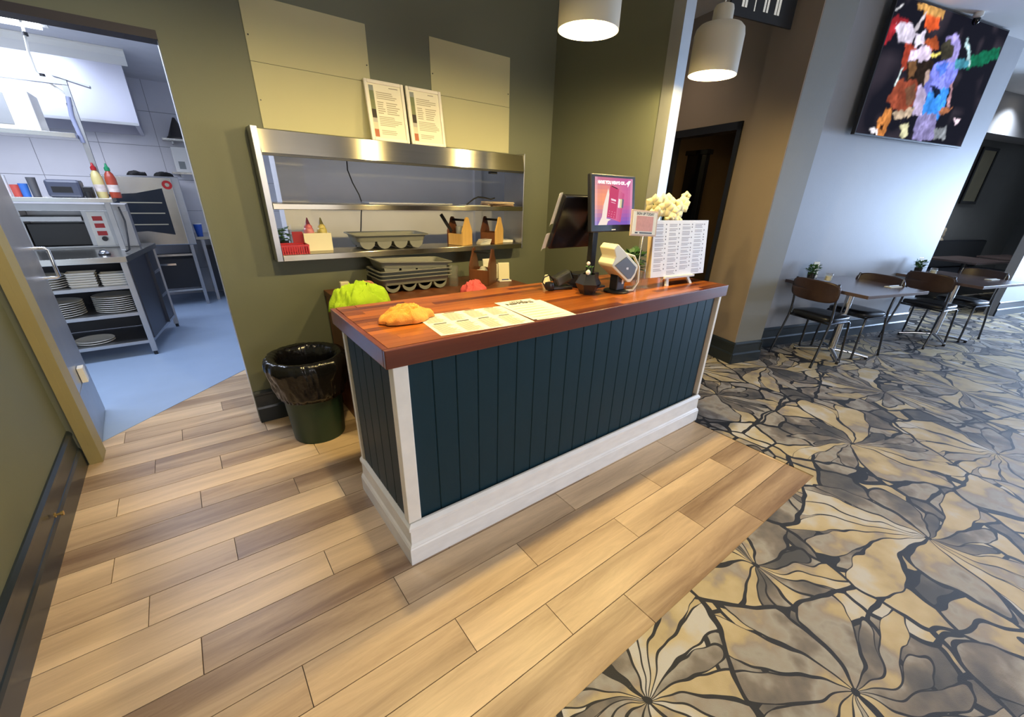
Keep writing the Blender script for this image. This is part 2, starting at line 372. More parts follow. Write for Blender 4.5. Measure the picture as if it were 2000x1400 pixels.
struct(b.build('floor_carpet', carpet_material()))
b = MB(); b.box(-1.4, 15, -6.1, 8.5, ZC, ZC+.1); struct(b.build('ceiling', CEILM))
b = MB(); b.box(-4.2, 2.5, 1.96, 6.75, 2.72, 2.8); struct(b.build('ceiling_kitchen', mat('kitchen_ceiling_paint', (.70, .70, .72), .7)))

def profile(mb, p0, p1, out, H=.2):
    """two-step skirting from p0 to p1, out = direction away from the wall"""
    p0 = Vector((*p0, 0)); p1 = Vector((*p1, 0)); o = Vector((*out, 0)).normalized()
    pr = [(0, 0), (.024, 0), (.024, H*.44), (.019, H*.50), (.015, H*.52), (.014, H*.84), (.018, H*.87), (.018, H*.93), (.008, H), (0, H)]
    vs = [p+o*x+Vector((0, 0, z)) for p in (p0, p1) for x, z in pr]; n = len(pr)
    mb.add(vs, [(i, (i+1) % n, n+(i+1) % n, n+i) for i in range(n)]+[tuple(range(n-1, -1, -1)), tuple(range(n, 2*n))]); return mb

DL, DR, DT = -1.19, -.349, 2.245      # kitchen doorway
b = MB()
HX0, HX1, HZ0, HZ1 = -.046, 1.914, 1.122, 1.858
b.box(-1.37, DL, YB, YB+.12, 0, ZC); b.box(DL, DR, YB, YB+.12, DT, ZC)
b.box(DR, HX0, YB, YB+.12, 0, ZC); b.box(HX0, HX1, YB, YB+.12, 0, HZ0); b.box(HX0, HX1, YB, YB+.12, HZ1, ZC); b.box(HX1, 2.50, YB, YB+.12, 0, ZC)
struct(b.build('wall_back', OLIVE))
b = MB(); b.box(-1.37, -1.275, -6.1, YB, 0, ZC); struct(b.build('wall_left', OLIVE))
b = MB(); b.box(2.30, 2.40, .64, YB, 0, ZC); struct(b.build('wall_return', OLIVE))
b = MB(); b.box(2.298, 2.301, .64, .728, 0.02, ZC); b.box(2.298, 2.402, .636, .64, .02, ZC); struct(b.build('trim_1', mat('aluminium_corner_guard', (.40, .415, .42), .5, .7, var=.15)))
b = MB(); profile(b, (-1.275, -6), (-1.275, YB-.001), (1, 0), .24); struct(b.build('baseboard_left', NAVY))
b = MB(); profile(b, (DR+.002, YB), (.9, YB), (0, -1), .24); struct(b.build('baseboard_back', NAVY))
b = MB(); b.box(DL, DR, YB-.002, YB+.122, DT-.035, DT+.002); struct(b.build('trim_2', mat('dark_lintel', (.030, .026, .032), .5)))
b = MB(); b.box(DR-.003, DR+.001, YB+.02, YB+.123, 0.03, DT-.03); struct(b.build('trim_3', mat('bright_jamb_edge', (.72, .73, .76), .3, .6)))  # pale bright strip along the right jamb
# cream patches of bare board
for x0, x1, z1 in ((.045, .715, 2.49), (1.15, 1.83, 2.515)):
    b = MB(); b.box(x0, x1, YB-.006, YB-.0005, 2.195, z1+.01 if x0 > 1 else z1+.3 if False else z1); q = b
    o = thing('wall_panel', 'wide cream board patch on the wall above the hatch, left of the framed notices' if x0 < 1 else 'narrower cream board patch on the wall right of the framed notices', 'wall panel', ((x0+x1)/2, YB, 1.86), 0, 'cream wall boards')
    for n_, za, zb in (('upper_board', 2.193, z1), ('lower_board', 1.87, 2.190)):
        k = MB(); k.box(-(x1-x0)/2, (x1-x0)/2, -.0065 if n_ == 'lower_board' else -.005, -.0005, za-1.86, zb-1.86); k.build(n_, CREAM, o)
    for sx_, sz_ in ((-1, .15), (1, .42), (-1, .45)):
        k = MB(); k.cyl((sx_*(x1-x0)/2*.96, -.0075, sz_), (sx_*(x1-x0)/2*.96, -.004, sz_), .004, n=8); k.build('screw', BLACKM, o)

# pier, TV wall and hall walls in the turned frame
def ubox(mb, u0, u1, v0, v1, z0, z1):
    mb.M = Matrix.Translation((OX, OY, 0)) @ Matrix.Rotation(TH, 4, 'Z'); mb.box(u0, u1, v0, v1, z0, z1); mb.M = None; return mb
WV = .33; WU = 3.62
b = MB(); ubox(b, .02, .39, .02, WV+.1, 0, ZC); p = struct(b.build('wall_pier', PIERP))
b = MB(); ubox(b, .010, .0195, .021, .46, 0, ZC); struct(b.build('wall_pier_side', BROWN))
b = MB(); ubox(b, .39, WU, WV, WV+.12, 0, ZC); struct(b.build('wall_tv', GREYP))
b = MB(); ubox(b, 6.1, 9.7, WV, WV+.12, 0, ZC); struct(b.build('wall_far_right', GREYP))
b = MB(); ubox(b, WU, 10.4, 1.5, 1.9, 2.72, ZC); struct(b.build('trim_4', GREYP))
HU = .05
b = MB(); ubox(b, HU, HU+.1, .43, .60, 0, ZC); ubox(b, HU, HU+.1, .60, 1.60, 2.25, ZC); ubox(b, HU, HU+.1, 1.60, 2.6, 0, ZC); struct(b.build('wall_hall', BROWN))
b = MB(); ubox(b, -1.6, .15, 2.6, 2.7, 0, ZC); struct(b.build('wall_hall_end', BROWN))
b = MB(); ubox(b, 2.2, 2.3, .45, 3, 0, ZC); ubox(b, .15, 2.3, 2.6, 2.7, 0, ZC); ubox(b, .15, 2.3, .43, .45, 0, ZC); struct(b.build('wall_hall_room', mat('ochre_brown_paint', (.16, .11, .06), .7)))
d1 = MB(); ubox(d1, HU-.02, HU+.12, .58, .63, 0, 2.27); ubox(d1, HU-.02, HU+.12, 1.57, 1.64, 0, 2.27); ubox(d1, HU-.02, HU+.12, .58, 1.64, 2.20, 2.27)
struct(d1.build('door_1', BLACKM))
b = MB(); ubox(b, .35, .40, 1.30, 1.62, 0, 2.05); ubox(b, .33, .42, 1.28, 1.64, 2.05, 2.10)
o = b.build('hall_cabinet', BLACKG, bevel=.004); tag(o, 'tall glossy black cabinet just inside the dark hall doorway', 'cabinet')
b = MB()
def bp_uv(mb, a, c, out): 
    A = uv(*a); Cc = uv(*c); o_ = uv(*out)-uv(0, 0); profile(mb, (A.x, A.y), (Cc.x, Cc.y), (o_.x, o_.y), .235)
bp_uv(b, (.0, .02), (.40, .02), (0, -1)); bp_uv(b, (.01, .00), (.01, .62), (-1, 0)); bp_uv(b, (.39, .0), (.39, WV), (1, 0))
struct(b.build('baseboard_pier', NAVY))
b = MB(); bp_uv(b, (.40, WV), (WU, WV), (0, -1)); struct(b.build('baseboard_tv', NAVY))
b = MB(); bp_uv(b, (6.1, WV), (9.6, WV), (0, -1)); struct(b.build('baseboard_far_right', NAVY))
# dark dining room behind the opening
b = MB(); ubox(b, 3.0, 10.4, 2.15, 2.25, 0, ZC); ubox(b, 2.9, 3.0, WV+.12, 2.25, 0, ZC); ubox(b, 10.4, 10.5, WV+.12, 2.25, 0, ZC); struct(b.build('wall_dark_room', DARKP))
# window wall and outer walls
b = MB(); U0 = 9.7
ubox(b, U0, U0+.12, -7.5, -5.6, 0, ZC); ubox(b, U0, U0+.12, -.75, WV+.1, 0, ZC); ubox(b, U0, U0+.12, -5.6, -.75, 0, .4); ubox(b, U0, U0+.12, -5.6, -.75, 2.5, ZC)
struct(b.build('wall_right', GREYP))
b = MB(); b.box(-1.37, -.2, -6.1, -6, 0, ZC); b.box(2.6, 14, -6.1, -6, 0, ZC); b.box(-.2, 2.6, -6.1, -6, 0, .8); b.box(-.2, 2.6, -6.1, -6, 2.6, ZC); struct(b.build('wall_front', GREYP))
PANE = mat('window_pane', (.95, .97, 1), .02, alpha=.12)
for i, v in enumerate((-1.6, -3.2, -4.8)):
    b = MB()
    for (a0, a1, z0, z1) in ((v-.8, v-.74, .4, 2.5), (v+.74, v+.8, .4, 2.5), (v-.8, v+.8, .4, .46), (v-.8, v+.8, 2.44, 2.5)): ubox(b, U0+.02, U0+.1, a0, a1, z0, z1)
    wn = struct(b.build('window_%d' % (i+1), BLACKM)); b = MB(); ubox(b, U0+.055, U0+.06, v-.74, v+.74, .46, 2.44); b.build('pane', PANE, wn)
b = MB(); 
for (a0, a1, z0, z1) in ((-.2, -.14, .8, 2.6), (2.54, 2.6, .8, 2.6), (1.17, 1.23, .8, 2.6), (-.2, 2.6, .8, .86), (-.2, 2.6, 2.54, 2.6)): b.box(a0, a1, -6.08, -6.02, z0, z1)
wn = struct(b.build('window_4', BLACKM)); b = MB(); b.box(-.14, 2.54, -6.055, -6.05, .86, 2.54); b.build('pane', PANE, wn)

# kitchen shell
b = MB(); b.box(-4.3, -4.2, 1.96, 6.8, 0, 2.75); struct(b.build('wall_kitchen_left', KWALL))
b = MB(); b.box(-4.2, 2.3, 6.73, 6.83, 0, 2.75)
kb = struct(b.build('wall_kitchen_back', mat('tile_joint', (.30, .30, .33), .8)))
tm = None
for i in range(8):
    for j in range(7):
        if tm is None:
            k = MB(); k.box(-.2975, .2975, -.008, 0, -.1975, .1975); o = k.build('tile', TILEW, kb, bevel=.0015); tm = o.data
        else: o = bpy.data.objects.new('tile', tm); COL.objects.link(o); o.parent = kb
        o.location = (-3.15+.6*i, 6.73, .17+.4*j)
b = MB(); b.box(.90, 1.0, 2.8, 6.73, 0, 2.75); struct(b.build('wall_kitchen_right', TILEW))
b = MB(); b.box(.17, .355, 2.42, 2.62, 0, 2.75); b.box(.355, 2.42, 2.60, 2.70, 0, 2.75); b.box(1.95, 2.03, 2.56, 2.60, 0, 2.75); b.box(2.41, 2.5, 1.96, 2.7, 0, 2.75)
struct(b.build('wall_kitchen_partition', KWALL))
for x, y in ((-1.9, 3.3), (-.9, 3.0), (-1.6, 4.5)):
    o = thing('ceiling_batten_light', 'long white fluorescent batten on the kitchen ceiling, %s' % ('nearest the door' if x > -1 else 'over the plate bench' if y < 4 else 'before the extractor hood'), 'ceiling light', (x, y, 2.72), 0, 'kitchen batten lights')
    k = MB(); k.box(-.64, .64, -.09, .09, -.03, 0); k.build('housing', WHITEPL, o)
    k = MB(); k.cyl((-.6, .04, -.045), (.6, .04, -.045), .014, n=10); k.cyl((-.6, -.04, -.045), (.6, -.04, -.045), .014, n=10); k.build('tube', mat('fluorescent_tube', (.9, .9, .9), .4, emit=(.85, .9, 1), es=6), o)

# ------------------------------------------------------------------ order counter
CT = thing('order_counter', 'long order counter with glossy red-brown timber top, navy boards and white skirting', 'counter', (0, 0, 0))
CX0, CX1, CY0, CY1, CZ = .03, 2.346, .035, .655, 1.05
bm_ = None
n = 21; bw = (CX1-.04-(CX0+.045))/n
for i in range(n):
    x = CX0+.045+bw*i
    if bm_ is None:
        k = MB(); c = .004
        k.prism([(0, .012), (0, .004), (c, 0), (bw-c, 0), (bw, .004), (bw, .012)], 0, .762); o = k.build('board', NAVYB, CT); bm_ = o.data
    else: o = bpy.data.objects.new('board', bm_); COL.objects.link(o); o.parent = CT
    o.location = (x, CY0+.006, .214)
bm_ = None; n = 5; bw2 = (CY1-CY0-.075)/n
for i in range(n):
    if bm_ is None:
        k = MB(); c = .004
        k.prism([(.012, 0), (.012, bw2), (.004, bw2), (0, bw2-c), (0, c), (.004, 0)], 0, .762); o = k.build('board', NAVYB, CT); bm_ = o.data
    else: o = bpy.data.objects.new('board', bm_); COL.objects.link(o); o.parent = CT
    o.location = (CX0-.006, CY0+.04+bw2*i, .214)
for x0, x1, y0, y1 in ((CX0-.016, CX0+.045, CY0-.012, CY0+.035), (CX0-.016, CX0+.03, CY1-.03, CY1), (CX1-.012, CX1+.016, CY0-.012, CY0+.03)):
    k = MB(); k.box(x0, x1, y0, y1, .225, .977); k.build('corner_post', WHITEP, CT, bevel=.003)
k = MB(); k.box(CX0+.02, CX1-.012, CY0+.02, CY0+.05, .05, .976); k.box(CX0+.02, CX0+.05, CY0+.05, CY1-.01, .05, .976); k.box(CX1-.04, CX1, CY0+.05, CY1-.01, .05, .976); k.box(CX0+.05, CX1-.04, CY0+.05, CY1-.01, .5, .52)
k.build('carcass', DARKW, CT)
# skirting with mitred corners
H = .222; pr = [(.030, .0), (.0, .0), (.0, H*.40), (.004, H*.43), (.004, H*.45), (.012, H*.49), (.014, H*.82), (.006, H*.86), (.006, H*.93), (.012, H*.96), (.020, H), (.030, H)]
def ring(i):
    d, z = pr[i]; return [(d, .668, z), (d, d, z), (2.376-d, d, z), (2.376-d, .668, z)]
vs = [p for i in range(len(pr)) for p in ring(i)]; k = MB()
k.add(vs, [(i*4+j, i*4+j+1, ((i+1) % len(pr))*4+j+1, ((i+1) % len(pr))*4+j) for i in range(len(pr)) for j in range(3)]+[tuple(i*4 for i in range(len(pr))), tuple(i*4+3 for i in reversed(range(len(pr))))])
k.build('skirting', mat('scuffed_white_skirting', (.88, .86, .82), .35, var=.12, scale=9, aniso=(1, 1, 3)), CT)
# top: core, fascia edges and staves
TX0, TX1, TY0, TY1 = -.011, 2.409, .016, .70
k = MB(); k.box(TX0+.022, TX1-.022, TY0+.022, TY1-.005, .978, 1.044); wt = k.build('worktop', FASCIA, CT)
k = MB(); k.box(TX0, TX1, TY0, TY0+.022, .976, 1.0495); k.build('front_fascia', FASCIA, wt, bevel=.003)
k = MB(); k.box(TX0, TX0+.022, TY0+.022, TY1, .976, 1.0495); k.build('end_fascia', FASCIA, wt, bevel=.003)
k = MB(); k.box(TX1-.022, TX1, TY0+.022, TY1, .976, 1.0495); k.build('end_fascia', FASCIA, wt, bevel=.003)
sm = {}; nr = 15; sw = (TY1-TY0-.022)/nr
for r in range(nr):
    x = TX0+.022-random.random()*.5
    while x < TX1-.022:
        L = random.choice((.35, .5, .65, .8)); xa, xb = max(x, TX0+.022), min(x+L, TX1-.022); x += L
        if xb-xa < .01: continue
        key = round(xb-xa, 2)
        if key not in sm:
            k = MB(); k.box(-(xb-xa)/2+.0003, (xb-xa)/2-.0003, -sw/2+.0003, sw/2-.0003, 0, .006); o = k.build('stave', STAVE, wt); sm[key] = o.data
        else: o = bpy.data.objects.new('stave', sm[key]); COL.objects.link(o); o.parent = wt
        o.location = ((xa+xb)/2, TY0+.022+sw*(r+.5), 1.044)

# back bench under the hatch
BB = thing('back_bench', 'dark-stained timber bench against the wall under the steel hatch', 'bench', (.94, 1.49, 0))
k = MB(); k.box(-.72, .72, -.335, .335, .86, .90); k.build('bench_top', DARKW, BB, bevel=.004)
for sx_ in (-.70, .70):
    k = MB(); k.box(sx_-.018, sx_+.018, -.30, .30, 0, .86); k.build('side_panel', DARKW, BB)
k = MB(); k.box(-.68, .68, -.28, .28, .4, .43); k.build('shelf', DARKW, BB)

# ------------------------------------------------------------------ steel hatch unit
PS = thing('hatch_shelf_unit', 'wide stainless steel serving hatch with hood and two shelves', 'shelf unit', (.945, 1.70, 0))
SY0 = -.005; SX = .955
def pbox(n_, x0, x1, y0, y1, z0, z1, mt=HATCH, bv=.003): k = MB(); k.box(x0, x1, y0, y1, z0, z1); return k.build(n_, mt, PS, bevel=bv)
pbox('side_upright', -SX-.035, -SX, 0, .28, 1.125, 1.868, STEELD); pbox('side_upright', SX, SX+.012, 0, .28, 1.125, 1.868, STEELD)
k = MB(); k.add([(-SX, -.004, 1.737), (SX, -.004, 1.737), (SX, .012, 1.855), (-SX, .012, 1.855), (-SX, .135, 1.855), (SX, .135, 1.855), (SX, .135, 1.737), (-SX, .135, 1.737)], [(0, 1, 2, 3), (3, 2, 5, 4), (4, 5, 6, 7), (7, 6, 1, 0), (0, 3, 4, 7), (1, 6, 5, 2)]); k.build('hood_fascia', HATCH, PS)
k = MB(); k.box(-SX, SX, .0, .02, 1.722, 1.738); k.build('heat_lamp_strip', BLACKM, PS)
pbox('middle_shelf', -SX, SX, -.002, .27, 1.432, 1.466); pbox('bottom_shelf', -SX, SX, -.002, .27, 1.125, 1.164)
k = MB(); k.box(-SX+1.60, -SX+1.66, .03, .07, 1.706, 1.722); k.build('bracket', BLACKM, PS)

# framed notices on the hood
def certificate(x, label, seed):
    o = thing('framed_notice', label, 'picture frame', (x, 1.752, 1.8575), 0, 'framed notices on the hatch hood')
    M = Rx(-math.radians(9))
    for a in ((-.132, -.112, 0, .35), (.112, .132, 0, .35), (-.112, .112, 0, .020), (-.112, .112, .330, .35)):
        k = MB(M); k.box(a[0], a[1], -.012, .008, a[2], a[3]); k.build('frame_rail', WHITEP, o, bevel=.004)
    k = MB(M); k.box(-.112, .112, -.002, .006, .02, .33); sh = k.build('sheet', PAPER, o)
    random.seed(seed); g = MB(M @ Matrix.Translation((0, -.0024, .02)) @ STAND); G = (.42, .38, .28, 1)
    for (y0, y1, c) in ((.270, .30, (.25, .28, .27, 1)), (.22, .27, (.17, .20, .10, 1)), (.165, .22, (.20, .22, .10, 1)), (.115, .165, (.03, .022, .015, 1)), (.09, .115, (.45, .42, .38, 1)), (.05, .09, (.62, .60, .45, 1)), (.005, .05, (.42, .13, .06, 1))):
        g.poly([(-.104, y0, .0004), (-.074, y0, .0004), (-.074, y1, .0004), (-.104, y1, .0004)], c)
    lines(g, .03, .095, .292, .30, 1, (.15, .13, .1, 1)); lines(g, -.06, .09, .225, .27, 4, G); lines(g, -.06, -.01, .14, .215, 6, G); lines(g, .0, .09, .14, .215, 6, G); lines(g, -.06, .095, .07, .13, 6, G); lines(g, -.055, .06, .02, .05, 3, G)
    g.build('print', PRINT, sh); return o
certificate(.790, 'white framed notice leaning on the wall above the hatch, left one of two', 1)
certificate(1.070, 'white framed notice leaning on the wall above the hatch, right one of two', 2)

# ------------------------------------------------------------------ bits on the hatch shelves
SZ = 1.1645
o = thing('wire_basket', 'small red plastic basket at the left end of the hatch bottom shelf', 'basket', (.075, 1.78, SZ))
k = MB(); k.box(-.075, .075, -.055, .055, 0, .004); k.build('base', REDPL, o)
for (x0, x1, y0, y1) in ((-.082, .082, -.062, -.056), (-.082, .082, .056, .062), (-.082, -.076, -.056, .056), (.076, .082, -.056, .056)):
    k = MB(); k.box(x0, x1, y0, y1, .046, .058); k.build('rim', REDPL, o)
k = MB()
for i in range(12):
    x = -.076+.152*i/11
    for y in (-.059, .059): k.box(x-.0035, x+.0035, y-.0018, y+.0018, 0, .048)
for i in range(8):
    y = -.055+.11*i/7
    for x in (-.079, .079): k.box(x-.0018, x+.0018, y-.0035, y+.0035, 0, .048)
q = k.build('slats', REDPL, o); q['kind'] = 'stuff'
k = MB(); random.seed(3)
for i in range(46):
    c = Vector((random.gauss(0, .018), random.gauss(0, .016), .06+random.random()*.085)); a = random.random()*6.28; d = Vector((math.cos(a), math.sin(a), random.uniform(-.3, .6)))*.022; e = Vector((-math.sin(a), math.cos(a), .2))*.011
    k.add([c-d, c+e, c+d, c-e], [(0, 1, 2, 3)])
h = thing('parsley_bunch', 'bunch of dark green herbs standing at the left end of the hatch shelf', 'herbs', (.045, 1.915, SZ)); q = k.build('leaves', LEAF, h, thick=.001); q['kind'] = 'stuff'
k = MB(); k.lathe([(0, 0), (.026, 0), (.034, .065), (.031, .065), (.024, .004), (0, .004)], 14); k.build('pot', POTM, h, smooth=40)
o = thing('card_holder', 'clear acrylic holder with a dark red card behind the red basket', 'card holder', (.125, 1.862, SZ), 0)
k = MB(); k.box(-.04, .04, 0, .003, 0, .17); k.box(-.04, .04, -.03, 0, 0, .004); k.build('holder', GLASS, o)
k = MB(); k.box(-.032, .032, -.004, -.001, .045, .125); k.build('card', mat('crimson_card', (.32, .01, .02), .6), o)
o = thing('napkin_box', 'cream plastic bin on the hatch bottom shelf holding two sauce bottles', 'container', (.245, 1.885, SZ))
for (x0, x1, y0, y1, z0, z1) in ((-.088, .088, -.05, -.046, 0, .115), (-.088, .088, .046, .05, 0, .115), (-.088, -.084, -.046, .046, 0, .115), (.084, .088, -.046, .046, 0, .115), (-.084, .084, -.046, .046, 0, .004)):
    k = MB(); k.box(x0, x1, y0, y1, z0, z1); k.build('bin_side', CREAMPL, o, bevel=.001)
def squeeze(x, y, z, c, cap, label):
    o = thing('sauce_bottle', label, 'bottle', (x, y, z), 0, 'squeeze bottles in the cream bin')
    k = MB(); k.lathe([(0, 0), (.030, 0), (.032, .01), (.032, .125), (.026, .14), (.022, .142)], 16); k.build('body', c, o, smooth=50)
    k = MB(); k.lathe([(.025, .140), (.025, .152), (.016, .162), (.006, .195), (.003, .205), (0, .205)], 14); k.build('nozzle', cap, o, smooth=50)
squeeze(.205, 1.885, SZ+.005, mat('ketchup_plastic', (.55, .18, .20), .35), mat('pink_cap', (.55, .12, .15), .4), 'pink-red sauce squeeze bottle standing in the cream bin')
squeeze(.29, 1.888, SZ+.005, mat('mustard_plastic', (.50, .42, .12), .35), mat('mustard_cap', (.55, .46, .14), .4), 'mustard yellow squeeze bottle standing in the cream bin')

def cutlery_tray(label, loc, rz=0, tilt=0):
    """shallow grey tray with a rolled rim and four round-bottomed cutlery wells"""
    o = thing('cutlery_tray', label, 'cutlery tray', loc, rz, 'grey cutlery trays'); W, D = .28, .145; M = Ry(tilt)
    def rim(hw, hd, z, r=.03, n=4):
        pts = []
        for cx, cy, a0 in ((hw-r, hd-r, 0), (-hw+r, hd-r, PI/2), (-hw+r, -hd+r, PI), (hw-r, -hd+r, 1.5*PI)):
            for i in range(n+1): a = a0+PI/2*i/n; pts.append((cx+r*math.cos(a), cy+r*math.sin(a), z))
        return pts
    lv = [rim(W, D, .098), rim(W, D, .104), rim(W-.012, D-.012, .104), rim(W-.016, D-.016, .098), rim(W-.030, D-.028, .060), rim(W-.030, D-.028, .056), rim(W-.019, D-.019, .092), rim(W-.010, D-.010, .094)]
    n_ = len(lv[0]); vs = [p for l in lv for p in l]
    k = MB(M); k.add(vs, [(i*n_+j, i*n_+(j+1) % n_, ((i+1) % 8)*n_+(j+1) % n_, ((i+1) % 8)*n_+j) for i in range(8) for j in range(n_)])
    k.add(rim(W-.030, D-.028, .058), [tuple(range(n_))]); k.build('basin', GREYPL, o, smooth=40)
    k0 = None
    for i in range(4):
        k = MB(M); cx = -.183+.122*i; R_ = .054
        pr_ = [(cx+R_*math.cos(PI+PI*t/10), .058+R_*math.sin(PI+PI*t/10)) for t in range(11)]
        vs = [(x, y, z) for y in (-.114, .114) for x, z in pr_]; k.add(vs, [(t, t+1, 12+t, 11+t) for t in range(10)]+[tuple(range(11)), tuple(range(21, 10, -1))])
        k.build('well', GREYPL, o, smooth=50)
    return o
cutlery_tray('grey cutlery tray alone on the hatch bottom shelf', (.735, 1.858, SZ), -.03)
lab = ['bottom', 'second', 'third', 'topmost, tilted']
for i in range(4):
    cutlery_tray('grey cutlery tray on the back bench, %s of the stack of four' % lab[i], (.785, 1.597, .9005+.026*i+(.028 if i == 3 else 0)), 0, math.radians(3.2) if i == 3 else 0)

def caddy(label, loc, rz, endm, sidem, w=.15, d=.15, h=.215):
    o = thing('timber_caddy', label, 'caddy', loc, rz, 'timber condiment caddies')
    for sx_ in (-1, 1):
        M = Matrix.Translation((sx_*(w/2-.006), 0, 0)) @ Matrix.Rotation(PI/2, 4, 'Z') @ STAND
        pts = [(-d/2, 0), (d/2, 0), (d/2, h*.5), (d/2*.82, h*.62), (.035, h*.82), (.024, h*.95), (.010, h), (-.010, h), (-.024, h*.95), (-.035, h*.82), (-d/2*.82, h*.62), (-d/2, h*.5)]
        k = MB(M); k.prism(pts, -.006, .006); k.build('end_board', endm[0 if sx_ < 0 else 1], o)
    for sy_ in (-1, 1):
        k = MB(); k.box(-w/2+.012, w/2-.012, sy_*d/2-.005-(.005 if sy_ > 0 else -.005), sy_*d/2+.005-(.005 if sy_ > 0 else -.005), .002, h*.42); k.build('side_board', sidem, o)
    k = MB(); k.box(-w/2+.012, w/2-.012, -d/2+.01, d/2-.01, .002, .01); k.build('base_board', sidem, o)
    k = MB(); k.cyl((-w/2+.012, 0, h*.89), (w/2-.012, 0, h*.89), .009, n=10); k.build('handle_rod', BLACKM, o)
    return o
caddy('timber caddy of pale and dark boards holding tongs on the hatch shelf', (1.345, 1.83, SZ), math.radians(-62), (PALEW, DARKW)[::-1], PALEW)
caddy('timber caddy of pale and dark boards nearest the hatch right end', (1.675, 1.84, SZ), math.radians(-60), (PALEW, DARKW)[::-1], DARKW)
caddy('dark timber caddy on the back bench with paper rolls inside', (1.36, 1.50, .9005), math.radians(-55), (DARKW, DARKW), DARKW, .17, .17, .27)
k = MB(); k.box(-.012, .012, -.006, .006, 0, .16, Ry(-.6)); o = k.build('black_tongs', BLACKP); o.location = (1.285, 1.86, SZ+.10); tag(o, 'flat black utensil handle leaning out of the pale and dark caddy', 'utensil')
k = MB(); k.lathe([(0, 0), (.035, 0), (.038, .13), (.034, .13), (.032, .004), (0, .004)], 16); o = k.build('clear_tumbler', mat('clouded_plastic', (.5, .52, .56), .3, alpha=.6), smooth=40); o.location = (1.352, 1.832, SZ+.012); tag(o, 'cloudy plastic tumbler standing inside the pale and dark caddy', 'tumbler')
for i in range(4):
    k = MB(); k.box(-.05, .05, -.035, .035, 0, .010); o = k.build('side_plate' if False else 'coaster', PLATEM, bevel=.002); o.location = (1.545+.003*i, 1.78-.004*i, SZ+.0104*i); o.rotation_euler[2] = .1*i; tag(o, 'white coaster in the small pile between the two hatch caddies, %s from the bottom' % ('first', 'second', 'third', 'fourth')[i], 'coaster', 'white coasters on the hatch shelf')
k = MB(); k.box(-.07, .07, -.05, .05, 0, .02); o = k.build('folded_cloth', WHITEPL, bevel=.004); o.location = (1.815, 1.86, SZ); tag(o, 'folded pale cloth at the right end of the hatch bottom shelf', 'cloth')
MZ = 1.4665
k = MB(); k.box(-.33, .33, -.08, .08, 0, .012); o = k.build('baking_sheet', STEELD, bevel=.003); o.location = (.93, 1.86, MZ); tag(o, 'flat steel tray lying on the hatch middle shelf', 'tray')
random.seed(11)
for i in range(6):
    c = random.choice([(.55, .5, .42), (.35, .22, .12), (.75, .72, .68), (.2, .12, .08), (.6, .45, .3)])
    k = MB(); k.box(-.12, .12, -.075, .075, 0, .005); o = k.build('folded_menu', mat('menu_cover_%d' % i, c, .5, var=.5, scale=22)); o.location = (1.70+random.uniform(-.02, .02), 1.80+random.uniform(-.015, .015), MZ+.0055*i); o.rotation_euler[2] = random.uniform(-.2, .2)
    tag(o, 'printed menu in the untidy pile on the hatch middle shelf, %s from the bottom' % ('first', 'second', 'third', 'fourth', 'fifth', 'sixth')[i], 'menu', 'menus on the hatch middle shelf')
k = MB(); k.box(-.11, .11, -.07, .07, 0, .003); o = k.build('paper_sheet', PAPER); o.location = (1.46, 1.775, MZ); o.rotation_euler[2] = -.12; tag(o, 'white sheet of paper on the hatch middle shelf beside the menus', 'paper')
k = MB(); k.tube([(1.40, 1.80, MZ+.008), (1.48, 1.82, MZ+.05), (1.53, 1.83, MZ+.065), (1.60, 1.83, MZ+.06), (1.66, 1.84, MZ+.05), (1.70, 1.84, MZ+.06)], .006, 8); o = k.build('black_cable', BLACKP, smooth=60); tag(o, 'short black cable looped over the menus on the hatch middle shelf', 'cable')
k = MB(); k.tube([(.55, 1.99, 1.74), (.55, 2.0, 1.68), (.58, 2.02, 1.60), (.62, 2.03, 1.52), (.635, 2.03, 1.46), (.62, 2.03, 1.40), (.605, 2.03, 1.30), (.59, 2.03, 1.22), (.55, 2.03, 1.165), (.55, 2.03, 1.0)], .0045, 8); o = k.build('hanging_wire', BLACKP, smooth=60); tag(o, 'thin black wire hanging down behind the hatch shelves', 'wire')

# items on back bench
def crumple(name, label, loc, rx, ry, h, mt, seed, rz=0, crease=1.0, n=44):
    """heap of soft cloth: a dome folded by ridged noise"""
    def fn(u_, v_):
        a, b_ = u_*2-1, v_*2-1
        r = max(abs(a), abs(b_)); hyp = max(1e-6, math.hypot(a, b_)); ang = math.atan2(b_, a)
        out = 1+.22*noise.noise((math.cos(ang)*1.3+seed, math.sin(ang)*1.3, seed*.3))+.07*noise.noise((math.cos(ang)*4+seed, math.sin(ang)*4, 2.))
        q = Vector((a/hyp, b_/hyp))*r
        def ridge(f, s2): return 1-min(1., abs(noise.noise((q.x*f+seed*s2+.8*noise.noise((q.x*2, q.y*2, seed)), q.y*f*1.4-seed, s2)))*2.6)
        env = math.sqrt(max(0., 1-r**2.6))
        z = h*env*(.50+.26*noise.noise((q.x*1.1+seed*3, q.y*1.1, .7))+crease*(.30*ridge(1.5, 1.)+.15*ridge(3.2, 2.)+.06*ridge(7, 3.)))
        return Vector((rx*q.x*out+.02*noise.noise((q.x*3, q.y*3, seed)), ry*q.y*out, z+.003))
    k = MB(); k.grid(fn, n, n); o = k.build(name, mt, smooth=80, thick=.004); o.location = loc; o.rotation_euler[2] = rz
    return tag(o, label, 'cloth')
def cloth(name, c): return mat(name, c, .9, var=.12, scale=20, bump=.4, bscale=180)
crumple('cleaning_cloth', 'crumpled coral pink cleaning cloth beside the dark caddy on the back bench', (1.115, 1.25, .9), .095, .075, .085, cloth('coral_pink_cloth', (.80, .12, .12)), 4.2)
